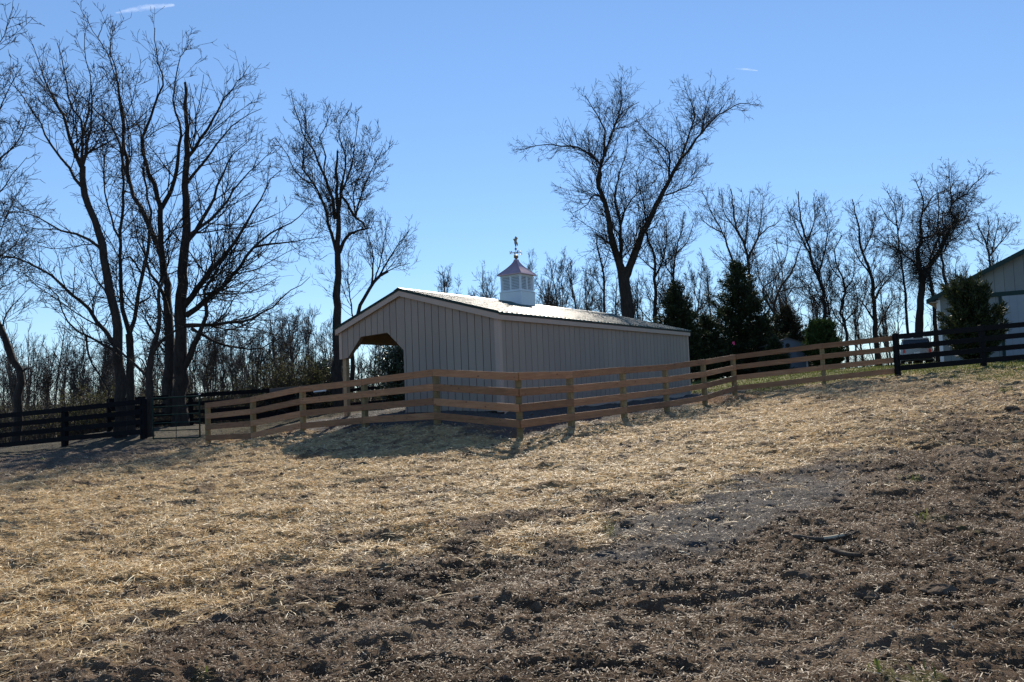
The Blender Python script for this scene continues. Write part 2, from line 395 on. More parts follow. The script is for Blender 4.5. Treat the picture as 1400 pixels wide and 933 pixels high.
    nt.links.new(tc.outputs['Object'], wv.inputs['Vector']); bp = nt.nodes.new('ShaderNodeBump'); bp.inputs['Strength'].default_value = 1; bp.inputs['Distance'].default_value = .0035
    nt.links.new(wv.outputs['Fac'], bp.inputs['Height']); nt.links.new(bp.outputs[0], b.inputs['Normal']); nt.links.new(bp.outputs[0], b.inputs['Coat Normal'])
    simple('copper', (.44, .27, .27), .30, metal=.9, var=.12, scale=5)
    simple('brass', (.30, .20, .11), .5, metal=.7, var=.3, scale=14)
    simple('gate_green', (.002, .022, .015), .6, var=.1, spec=.2)
    simple('galv', (.55, .56, .57), .35, metal=.9)
    simple('concrete', (.30, .29, .27), .9, var=.1)
    simple('soil_clod', (.10, .075, .054), .97, var=.45, scale=14, bmp=1.0, spec=.1)
    simple('car_paint', (.26, .28, .31), .25, metal=.5, var=.02, spec=.6)
    simple('car_glass', (.01, .012, .015), .06, var=.05, spec=.8)
    simple('tyre', (.02, .02, .02), .85)
    simple('tail_red', (.55, .03, .02), .25, spec=.6)
    simple('pink', (.85, .08, .22), .5)
    simple('door_paint', (.30, .33, .35), .6, var=.04)
    simple('white_paint', (.8, .8, .78), .5, var=.03)
    m, nt, b = nmat('vapour')     # thin ice cloud: mostly clear, scatters sunlight
    tc = nt.nodes.new('ShaderNodeTexCoord'); n = noise(nt, mapping(nt, tc.outputs['Object'], (.012, .05, .05)), 1.0, 5, .6)
    b.inputs['Base Color'].default_value = (.9, .9, .92, 1)
    tr = nt.nodes.new('ShaderNodeBsdfTransparent'); tl = nt.nodes.new('ShaderNodeBsdfTranslucent'); tl.inputs[0].default_value = (.95, .95, .97, 1)
    lw = nt.nodes.new('ShaderNodeLayerWeight'); lw.inputs[0].default_value = .3
    inv = nt.nodes.new('ShaderNodeMath'); inv.operation = 'SUBTRACT'; inv.inputs[0].default_value = 1; nt.links.new(lw.outputs['Facing'], inv.inputs[1])
    mu = nt.nodes.new('ShaderNodeMath'); mu.operation = 'MULTIPLY'; nt.links.new(ramp(nt, n, [(.35, (.0, .0, .0)), (.75, (.11, .11, .11))]), mu.inputs[0]); nt.links.new(inv.outputs[0], mu.inputs[1])
    mx = nt.nodes.new('ShaderNodeMixShader'); nt.links.new(mu.outputs[0], mx.inputs[0]); nt.links.new(tr.outputs[0], mx.inputs[1]); nt.links.new(tl.outputs[0], mx.inputs[2])
    nt.links.new(mx.outputs[0], nt.nodes['Material Output'].inputs[0])
make_materials()

# ------------------------------------------------------------------ branches (vectorised)
def norm(a): return a / np.maximum(np.linalg.norm(a, axis=-1, keepdims=True), 1e-9)
def resample(pts, K):
    """Catmull-Rom through pts -> K+1 points evenly spaced"""
    p = np.array(pts, float)
    if len(p) == 2: return p[0] + (p[1] - p[0]) * np.linspace(0, 1, K + 1)[:, None]
    q = np.r_[[2 * p[0] - p[1]], p, [2 * p[-1] - p[-2]]]
    out = []
    for i in range(1, len(q) - 2):
        for t in np.linspace(0, 1, 8, endpoint=False):
            a, b, c, d = q[i - 1], q[i], q[i + 1], q[i + 2]
            out.append(.5 * ((2 * b) + (c - a) * t + (2 * a - 5 * b + 4 * c - d) * t * t + (-a + 3 * b - 3 * c + d) * t ** 3))
    out.append(p[-1]); out = np.array(out)
    s = np.r_[0, np.cumsum(np.linalg.norm(np.diff(out, axis=0), axis=1))]
    u = np.linspace(0, s[-1], K + 1)
    return np.stack([np.interp(u, s, out[:, k]) for k in range(3)], 1)
def tubes(Pp, Rr, S):
    """Pp (N,K,3) paths, Rr (N,K) radii -> verts, quads"""
    n, k, _ = Pp.shape
    T = norm(np.gradient(Pp, axis=1))
    md = norm(T.mean(1)); ref = np.where(np.abs(md[:, 2:3]) < .9, np.array([[0, 0, 1.]]), np.array([[1., 0, 0]]))
    U = norm(np.cross(T, ref[:, None])); Vv = np.cross(T, U)
    a = np.arange(S) * 2 * math.pi / S
    ring = Pp[:, :, None] + (U[:, :, None] * np.cos(a)[:, None] + Vv[:, :, None] * np.sin(a)[:, None]) * Rr[:, :, None, None]
    v = ring.reshape(-1, 3)
    i = (np.arange(n) * k * S)[:, None, None] + (np.arange(k - 1) * S)[None, :, None]; j = np.arange(S)[None, None]
    q = np.stack([i + j, i + (j + 1) % S, i + S + (j + 1) % S, i + S + j], -1).reshape(-1, 4)
    return v, q
def spawn(Pp, Rr, n, rng, K, len_fac, ang=(25, 60), tmin=.15, tmax=1., rfac=.55, rmin=.006, up=.1, wander=.18, lenmin=.1, flat=1.0, taper=.3, out=None, absl=None):
    """n children on parent paths -> paths, radii"""
    seg = np.linalg.norm(np.diff(Pp, axis=1), axis=2); Ln = seg.sum(1)
    pi = rng.choice(len(Pp), n, p=Ln / Ln.sum())
    t = tmin + (tmax - tmin) * rng.random(n)
    k = Pp.shape[1] - 1; ti = np.minimum((t * k).astype(int), k - 1); f = (t * k - ti)[:, None]
    pos = Pp[pi, ti] * (1 - f) + Pp[pi, ti + 1] * f
    rad = Rr[pi, ti] * (1 - f[:, 0]) + Rr[pi, ti + 1] * f[:, 0]
    T = norm(Pp[pi, ti + 1] - Pp[pi, ti])
    q = rng.normal(size=(n, 3)); q[:, 1] *= flat; q -= T * (q * T).sum(1, keepdims=True); q = norm(q)
    a = np.radians(rng.uniform(ang[0], ang[1], n))[:, None]
    d = norm(T * np.cos(a) + q * np.sin(a))
    ln = (absl if absl is not None else Ln[pi] * len_fac) * (1 - (.72 if absl is not None else .55) * t) * rng.uniform(.55, 1.25, n)
    ln = np.maximum(ln, lenmin)
    r0 = np.maximum(np.minimum(rad * rfac, rad * .9), rmin) if absl is None else np.maximum(np.minimum(rad * rfac, ln * .0095 + .003), rmin)
    path = [pos]; st = (ln / K)[:, None]; p = pos
    for _ in range(K):
        d = norm(d + rng.normal(size=(n, 3)) * wander + np.array([0, 0, up])); p = p + d * st; path.append(p)
    path = np.stack(path, 1)
    rr = r0[:, None] * np.linspace(1, taper, K + 1)[None]
    return path, np.maximum(rr, rmin * .7)

def build_tree(name, label, D, limbs, dens=1.0, bark='bark_dark', group=None, cat='tree', up=.12, spread=1.0, seed=1, twig=.0085, leader=True, depth=.45, flatten=1.0, sec_len=2.6, vine=0, dth=5):
    """limbs: list of (pixel points, width px at start, at end[, depth drift m]); the first is the trunk"""
    rng = np.random.default_rng(seed)
    big = []; base = P(*limbs[0][0][0], D)
    bz = gz(base[0], base[1])
    mpp = D / F
    for li, lb in enumerate(limbs):
        pts, w0, w1 = lb[:3]
        n = len(pts); Lp = sum(math.dist(pts[i], pts[i + 1]) for i in range(n - 1)) * mpp
        drift = lb[3] if len(lb) > 3 else (0 if li == 0 else rng.uniform(-depth, depth) * Lp)
        s = 0; P3 = []
        for i, p in enumerate(pts):
            if i: s += math.dist(pts[i - 1], p) * mpp
            P3.append(P(p[0], p[1], D + drift * (s / max(Lp, .01)) ** 1.3))
        if li == 0: P3[0] = np.array([P3[0][0], P3[0][1], min(P3[0][2], bz)]) - np.array([0, 0, .15])
        K = max(8, min(30, int(Lp / .45)))
        path = resample(P3, K)
        path[1:] += rng.normal(size=(K, 3)) * min(.03, Lp * .005)
        tt = np.linspace(0, 1, K + 1); rr = mpp / 2 * (w1 + (w0 - w1) * (1 - tt) ** (1.35 if li else 1.0)) * (.76 if li else 1)
        if li == 0: rr[0] *= 1.28; rr[1] *= 1.06
        rr = rr * (1 + rng.normal(size=K + 1) * .035)
        big.append((path, rr))
    root = empty(name, (base[0], base[1], bz), 0, label, cat, group)
    off = np.array([base[0], base[1], bz])
    vs, qs, nv = [], [], 0
    for path, rr in big:
        v, q = tubes(path[None], rr[None], 9); vs.append(v); qs.append(q + nv); nv += len(v)
    npmesh('trunk', np.concatenate(vs) - off, np.concatenate(qs), M[bark], root, smooth=True)
    # branches off the limbs (resampled to a common count, upper parts only for the trunk)
    K = 14; PP, RR = [], []
    for i, (path, rr) in enumerate(big):
        if i == 0 and len(big) > 1 and (not leader or limbs[0][2] > 2.6): continue
        if i == 0: path = path[len(path) // 3:]; rr = rr[len(rr) // 3:]
        u = np.linspace(0, len(path) - 1, K + 1)
        PP.append(np.stack([np.interp(u, np.arange(len(path)), path[:, k]) for k in range(3)], 1)); RR.append(np.interp(u, np.arange(len(path)), rr))
    PP = np.array(PP); RR = np.array(RR)
    Ltot = np.linalg.norm(np.diff(PP, axis=1), axis=2).sum()
    n1 = int(Ltot * 3.3 * dens)
    b1, r1 = spawn(PP, RR, n1, rng, 8, .4, (24, 66), .06, 1, .40, .010, up * .5, .10, absl=sec_len * 1.18, taper=.35, lenmin=.5)
    n2 = int(n1 * 6.0)
    b2, r2 = spawn(b1, r1, n2, rng, 5, .5, (26, 66), .08, 1, .6, .0085, up * .45, .13, lenmin=.35, taper=.6)
    n3 = int(n2 * 2.4 * min(1.0, 34 / D))
    b3, r3 = spawn(b2, r2, n3, rng, 3, .55, (24, 60), .15, 1, .8, twig * max(1, D / 40), up * .5, .14, lenmin=.22, taper=.75)
    vs, qs, nv = [], [], 0
    for b, r, S in ((b1, r1, 5), (b2, r2, 3), (b3, r3, 3)):
        v, q = tubes(b, r, S); vs.append(v); qs.append(q + nv); nv += len(v)
    if vine:
        b4, r4 = spawn(PP[:3], RR[:3] * .2, vine, rng, 6, .3, (40, 95), 0, .8, .5, .008, -.25, .35, absl=1.6, lenmin=.3)
        v, q = tubes(b4, r4, 3); vs.append(v); qs.append(q + nv); nv += len(v)
    npmesh('crown', np.concatenate(vs) - off, np.concatenate(qs), M[bark], root)
    return root

# generic bare tree prototypes (local space, metres)
def proto_tree(name, H, seed, bark='bark_far', vase=.35, nl=7, dens=1.0, twig=.011, lean=.06, low=.3):
    rng = np.random.default_rng(seed)
    K = 12; z = np.linspace(0, 1, K + 1)
    lx, ly = rng.normal(size=2) * lean
    trunk = np.stack([lx * H * z ** 1.5 + np.cumsum(rng.normal(size=K + 1) * .012 * H * .5), ly * H * z ** 1.5 + np.cumsum(rng.normal(size=K + 1) * .012 * H * .5), z * H * .93], 1)
    trunk[0, :2] = 0; trunk[0, 2] = -.15
    rt = H * .013 * (1 - .88 * z); rt[0] *= 1.3
    root = empty(name)
    l1, q1 = spawn(trunk[None], rt[None], nl, rng, 10, .5, (18, 48), low, .85, .62, .02, .14, .11, lenmin=1, taper=.25)
    v, q = tubes(trunk[None], rt[None], 7); v2, qq = tubes(l1, q1, 6)
    npmesh('trunk', np.r_[v, v2], np.r_[q, qq + len(v)], M[bark], root, smooth=True)
    KK = 10; u = np.linspace(K * .35, K, KK + 1)
    tp = np.stack([np.interp(u, np.arange(K + 1), trunk[:, k]) for k in range(3)], 1); tr = np.interp(u, np.arange(K + 1), rt)
    PP = np.concatenate([l1, tp[None]]); RR = np.concatenate([q1, tr[None]])
    n1 = int(H * 7.5 * dens)
    b1, r1 = spawn(PP, RR, n1, rng, 6, .4, (25, 58), .1, 1, .6, .016, .1, .18, absl=H * .17, lenmin=.4)
    b2, r2 = spawn(b1, r1, n1 * 6, rng, 4, .5, (25, 55), .1, 1, .7, twig, .1, .18, lenmin=.35, taper=.6)
    b3, r3 = spawn(b2, r2, n1 * 9, rng, 3, .5, (25, 50), .2, 1, .8, twig * .9, .1, .15, lenmin=.25, taper=.8)
    vs, qs, nv = [], [], 0
    for b, r, S in ((b1, r1, 4), (b2, r2, 3), (b3, r3, 3)):
        v, q = tubes(b, r, S); vs.append(v); qs.append(q + nv); nv += len(v)
    npmesh('crown', np.concatenate(vs), np.concatenate(qs), M[bark], root)
    return root
def place(proto, first, px, D, top, label, group, wid=1.0, cat='tree'):
    """stand a copy of a prototype at sight line px, distance D, its top at photo row top"""
    H = proto['H']
    x = P(px, 500, D)[0]; zb = gz(x, D)
    zt = P(px, top, D)[2]; s = (zt - zb) / H
    if first: c = proto
    else:
        c = proto.copy(); link(c)
        for ch in [o for o in proto.children]:
            d = ch.copy(); link(d); d.parent = c
    c.location = (x, D, zb); c.scale = (s * wid, s * wid, s); c.rotation_euler = (0, 0, RNG.uniform(0, 6.28))
    tag(c, label, cat, group); return c

# leaves / needles as many small faces
def leaf_cloud(pos, dirs, ln, wd, rng):
    n = len(pos); d = norm(dirs); s = norm(np.cross(d, rng.normal(size=(n, 3))))
    L = ln[:, None] if np.ndim(ln) else ln; W = wd[:, None] if np.ndim(wd) else wd
    a = pos - s * W * .5; b = pos + s * W * .5; tip = pos + d * L; m = pos + d * L * .45
    v = np.stack([pos, m + s * W * .5, tip, m - s * W * .5], 1).reshape(-1, 3)
    q = (np.arange(n) * 4)[:, None] + np.arange(4)[None]
    return v, q
def conifer(name, label, px, D, top, width_m, mat, seed, shape='cedar', n=34000, group=None, cat='evergreen', base_frac=.02, lean=0, loc=None):
    rng = np.random.default_rng(seed)
    x = P(px, 500, D)[0]; zb = gz(x, D); H = P(px, top, D)[2] - zb
    root = empty(name, (x, D, zb), 0, label, cat, group)
    tb = MB(); tb.bar((0, 0, -.1), (0, 0, H * .93), .028 * H + .02, 8, .01); tb.build('trunk', M['bark_dark'], root)
    nb = {'cedar': 420, 'juniper': 300, 'round': 520, 'bush': 420}[shape]
    t = rng.random(nb) ** (1.15 if shape in ('cedar',) else .8)
    z0 = H * (base_frac + (.95 - base_frac) * t)
    az = rng.uniform(0, 2 * math.pi, nb)
    if shape == 'cedar': prof = (1 - t) ** .78 * (.55 + .45 * sstep(0, .15, t)) + .03; el = .30 + .6 * t; lob = 1 + .28 * np.sin(az * 3 + z0 * 1.6 + seed)
    elif shape == 'juniper': prof = np.sqrt(np.clip(1 - t ** 2.2, 0, 1)) * .9 + .05; el = .55 + .75 * t; lob = 1 + .22 * np.sin(az * 4 + seed)
    elif shape == 'round': prof = np.sqrt(np.clip(1 - t ** 2.6, 0, 1)); el = .9 + .3 * t; lob = 1
    else: prof = np.sqrt(np.clip(1 - t ** 2, 0, 1)) * (.7 + .3 * t); el = .35 + .6 * t; lob = 1 + .3 * np.sin(az * 3 + z0 * 2 + seed)
    ln = width_m * .5 * prof * lob * rng.uniform(.62, 1.12, nb)
    d = np.stack([np.cos(az) * np.cos(el), np.sin(az) * np.cos(el), np.sin(el)], 1)
    K = 7; p = np.stack([0 * z0, 0 * z0, np.maximum(z0 - ln * np.sin(el) * .8, .1)], 1); path = [p]
    L = (ln / np.cos(el).clip(.35, 1) / K)[:, None]
    for k in range(K):
        d = norm(d + rng.normal(size=d.shape) * .09 + np.array([0, 0, -.02 if shape == 'cedar' else .03])); p = p + d * L; path.append(p)
    path = np.stack(path, 1); rr = (.006 + .02 * ln / max(ln.max(), .1))[:, None] * np.linspace(1, .3, K + 1)[None]
    vb, qb = tubes(path, rr, 3)
    npmesh('branches', vb, qb, M['bark_dark'], root)
    pi = rng.choice(nb, n, p=ln / ln.sum()); tt = rng.random(n) ** .6 * K; ti = np.minimum(tt.astype(int), K - 1); f = (tt - ti)[:, None]
    pos = path[pi, ti] * (1 - f) + path[pi, ti + 1] * f; T = norm(path[pi, ti + 1] - path[pi, ti])
    sp = (.16 if shape != 'round' else .1) * (width_m / 4) ** .3
    q = rng.normal(size=(n, 3)); pos = pos + q * sp * (.4 + .6 * (1 - tt / K))[:, None] * .8
    if shape in ('bush',): dl = norm(rng.normal(size=(n, 3)) + [0, 0, .3]); l, w = rng.uniform(.06, .11, n), rng.uniform(.035, .06, n)
    else: dl = norm(T + rng.normal(size=(n, 3)) * .55 + [0, 0, .15]); l, w = rng.uniform(.12, .28, n), rng.uniform(.03, .065, n)
    pos[:, 2] = np.maximum(pos[:, 2], .02)
    v, qd = leaf_cloud(pos, dl, l, w, rng)
    npmesh('foliage', v, qd, M[mat], root)
    return root

# ------------------------------------------------------------------ build: ground and litter on it
build_ground()

def blades_on_ground(name, mat, n, mode, seed, lmin, lmax, w, tilt, kindlabel, dmin=3.2, dmax=26, power=1.6):
    rng = np.random.default_rng(seed)
    D = dmin * (dmax / dmin) ** (rng.random(n) ** (1 / power)); a = rng.uniform(-.74, .74, n)
    x = a * D; y = D
    z, s, g, gr, li = surf(x, y)
    m = {'straw': s, 'soil': np.clip((1 - s) * (1 - li) * (1 - .5 * g), 0, 1), 'grass': gr}[mode]
    keep = rng.random(n) < (m ** 1.3 if mode != 'grass' else m * sstep(.15, .5, m))
    x, y, z = x[keep], y[keep], z[keep]; k = len(x)
    az = rng.uniform(0, 2 * math.pi, k); el = np.radians(np.abs(rng.normal(size=k)) * tilt) if mode != 'grass' else np.radians(rng.uniform(50, 88, k))
    d = np.stack([np.cos(az) * np.cos(el), np.sin(az) * np.cos(el), np.sin(el)], 1)
    L = lmin + (lmax - lmin) * rng.random(k) ** 1.8; L = L * (1 + .9 * (rng.random(k) < .04)); W = w * rng.uniform(.6, 1.4, k) * (1 + y / 22)
    p = np.stack([x, y, z + rng.uniform(.0, .018, k)], 1)
    sd = norm(np.cross(d, rng.normal(size=(k, 3)) * .4 + [0, 0, 1])) * W[:, None] / 2
    mid = p + d * L[:, None] * .5 + np.array([0, 0, 1]) * (L * rng.uniform(-.02, .09, k))[:, None]
    e = p + d * L[:, None]; e[:, 2] -= (L * np.sin(el) * .25)
    if mode == 'grass': tipw = sd * .1
    else: tipw = sd
    v = np.stack([p - sd, p + sd, mid + sd, mid - sd, e + tipw, e - tipw], 1).reshape(-1, 3)
    i = (np.arange(k) * 6)[:, None]
    q = np.concatenate([i + np.array([[0, 1, 2, 3]]), i + np.array([[3, 2, 4, 5]])])
    o = npmesh(name, v, q, M[mat]); tag(o, kindlabel, name.replace('_', ' '), kind='stuff'); return o
blades_on_ground('straw', 'straw', 480000, 'straw', 1, .03, .13, .0038, 18, 'loose golden straw strewn over the sunlit paddock', dmax=26)
blades_on_ground('hay_bits', 'hay', 430000, 'soil', 2, .010, .045, .0030, 22, 'short faded hay bits trodden into the bare dark soil', dmax=26)
blades_on_ground('grass', 'grassblade', 420000, 'grass', 3, .04, .10, .008, 0, 'short green grass along and beyond the upper fence', dmin=3.2, dmax=46, power=2.4)

# soil crumbs: uncountable
def crumbs(n, seed):
    rng = np.random.default_rng(seed)
    D = 3.3 * (24 / 3.3) ** (rng.random(n) ** .62); x = rng.uniform(-.72, .72, n) * D; y = D
    z, s, g, gr, li = surf(x, y)
    keep = (rng.random(n) < (1 - .88 * s) * (1 - .85 * g)) & (rng.random(n) < sstep(-.2, .25, vnoise(x * 1.3, y * 1.8, 77) + .1) + .15)
    x, y, z = x[keep], y[keep], z[keep]; k = len(x)
    ico = np.array([(0, 0, 1), (.894, 0, .447), (.276, .851, .447), (-.724, .526, .447), (-.724, -.526, .447), (.276, -.851, .447),
                    (.724, .526, -.447), (-.276, .851, -.447), (-.894, 0, -.447), (-.276, -.851, -.447), (.724, -.526, -.447), (0, 0, -1)])
    fa = np.array([(0, 1, 2), (0, 2, 3), (0, 3, 4), (0, 4, 5), (0, 5, 1), (1, 6, 2), (2, 7, 3), (3, 8, 4), (4, 9, 5), (5, 10, 1),
                   (6, 7, 2), (7, 8, 3), (8, 9, 4), (9, 10, 5), (10, 6, 1), (11, 7, 6), (11, 8, 7), (11, 9, 8), (11, 10, 9), (11, 6, 10)])
    r = rng.uniform(.004, .013, k) * (1 + (rng.random(k) < .08) * rng.uniform(.4, 1.5, k)) * (1 + y / 40)
    sc = np.stack([r * rng.uniform(.8, 1.6, k), r * rng.uniform(.8, 1.6, k), r * rng.uniform(.6, 1.0, k)], 1)
    v = ico[None] * sc[:, None] * rng.uniform(.7, 1.25, (k, 12, 1)) + np.stack([x, y, z + r * .3], 1)[:, None]
    q = (np.arange(k) * 12)[:, None, None] + fa[None]
    tag(npmesh('soil_crumbs', v.reshape(-1, 3), q.reshape(-1, 3), M['soil_clod']), 'small dark crumbs of churned soil over the bare ground', 'soil', kind='stuff')
crumbs(24000, 5)

# ------------------------------------------------------------------ fences
def board(parent, a, b, h, t, mat, name='rail'):
    """a, b: top-edge end points; hangs down h; thickness t toward the camera side (local -y)"""
    a = np.array(a); b = np.array(b); d = b - a; L = math.hypot(d[0], d[1]); ang = math.atan2(d[1], d[0]); dz = d[2]
    m = MB(); sag = random.uniform(-.004, .006)
    m.hexa([(0, -t, -h), (L, -t, dz - h), (L, 0, dz - h), (0, 0, -h), (0, -t, 0), (L, -t, dz), (L, 0, dz), (0, 0, 0)])
    o = m.build(name, mat, None, bevel=.004, loc=tuple(a), rz=ang)
    if parent:
        o.parent = parent; o.location = tuple(a - np.array(parent.location)); 
    return o
def fence(name, label, cat, posts, rail_mat, post_mat, pw=.13, pt=.13, nr=4, rh=.165, overlap=.0, post_top=.0, behind=True, group=None, top_mat=None, skip_post=(), round_=False):
    g0 = P(posts[0][0], posts[0][3], posts[0][4])
    root = empty(name, tuple(g0), 0, label, cat, group); off = np.array(root.location)
    T = [P(a[0], a[1], a[4]) for a in posts]; B = [P(a[0], a[2], a[4]) for a in posts]; G = [P(a[0], a[3], a[4]) for a in posts]
    for t_, b_, g_ in zip(T, B, G): t_[0] = b_[0] = g_[0]
    for i in range(len(posts)):
        if i in skip_post: continue
        m = MB()
        j = min(i, len(posts) - 2); d = T[j + 1] - T[j]; ang = math.atan2(d[1], d[0])
        nrm = np.array([-math.sin(ang), math.cos(ang)])
        ox = nrm * (pt / 2 + .002)
        if 0 < i < len(posts) - 1:
            e = T[i] - T[i - 1]; a2 = math.atan2(e[1], e[0]); am = (ang + a2) / 2
            ox = np.array([-math.sin(am), math.cos(am)]) * (pt / 2 + .002) * (1.0 + 1.1 * abs(math.sin(ang - a2))); ang = am
        zt = T[i][2] + post_top - G[i][2]
        m.box(-pw / 2, pw / 2, -pt / 2, pt / 2, -.25, zt)
        o = m.build('post', post_mat, root, bevel=.008); o.location = (G[i][0] + ox[0] - off[0], G[i][1] + ox[1] - off[1], G[i][2] - off[2]); o.rotation_euler = (0, 0, ang)
    for i in range(len(posts) - 1):
        a, b = T[i].copy(), T[i + 1].copy()
        for k in range(nr):
            f = k / (nr - 1)
            za = T[i][2] - (T[i][2] - (B[i][2] + rh)) * f + random.uniform(-.008, .008); zb = T[i + 1][2] - (T[i + 1][2] - (B[i + 1][2] + rh)) * f + random.uniform(-.008, .008)
            A = np.array([a[0], a[1], za]); Bb = np.array([b[0], b[1], zb])
            dd = (Bb - A); dd /= np.linalg.norm(dd)
            A = A + dd * .002; Bb = Bb - dd * .002
            mt = rail_mat
            if top_mat and top_mat(i, k): mt = top_mat(i, k)
            board(root, A, Bb, rh, .028, mt)
    return root
wf = fence('board_fence', 'new unpainted four-rail board fence running past the shed', 'fence', WOOD, M['wood_new'], M['wood_post'], skip_post=(len(WOOD) - 1,))
fence('painted_fence', 'black painted four-rail fence in front of the pale barn', 'fence', BLACK_R, M['wood_black'], M['wood_black'], pw=.14, pt=.14, post_top=.03)
fence('painted_fence', 'black painted fence in the tree shade left of the metal gate', 'fence', BLACK_L, M['wood_black'], M['wood_black'], pw=.17, pt=.17, post_top=.03)
fence('painted_fence', 'dark fence at the wood edge behind the shed with weathered grey boards at its right', 'fence', REAR, M['wood_black'], M['wood_black'], pw=.15,
      top_mat=lambda i, k: M['wood_grey'] if i >= 2 and k in (0, 2) else None)
# metal gate
def gate():
    A = P(209, 545, 25.6); Bp = P(272.5, 541.5, 24.9); zl = P(209, 600, 25.6)[2]; zr = P(272.5, 598, 24.9)[2]
    root = empty('metal_gate', (A[0], A[1], zl), 0, 'dark green tubular metal gate at the left end of the new board fence', 'gate')
    off = np.array(root.location); a = A - off; b = Bp - off; h = A[2] - zl; hr = Bp[2] - zr
    f = MB()
    bl = a - [0, 0, h]; br = b - [0, 0, hr]
    f.bar(a, b, .024); f.bar(bl, br, .024); f.bar(a + [0, 0, -.0], bl, .024); f.bar(b + [0, 0, .03], br, .026)
    f.build('gate_frame', M['gate_green'], root)
    for t in (.22, .42, .62, .81):
        m = MB(); m.bar(a + (bl - a) * t, b + (br - b) * t, .017); m.build('rail', M['gate_green'], root)
    m = MB(); m.bar(a * .5 + b * .5, bl * .5 + br * .5, .012); m.build('brace', M['gate_green'], root)
    m = MB(); m.lathe(tuple(b + [0, 0, .03]), [(.03, 0), (.034, .02), (.02, .04)]); m.build('cap', M['galv'], root)
gate()

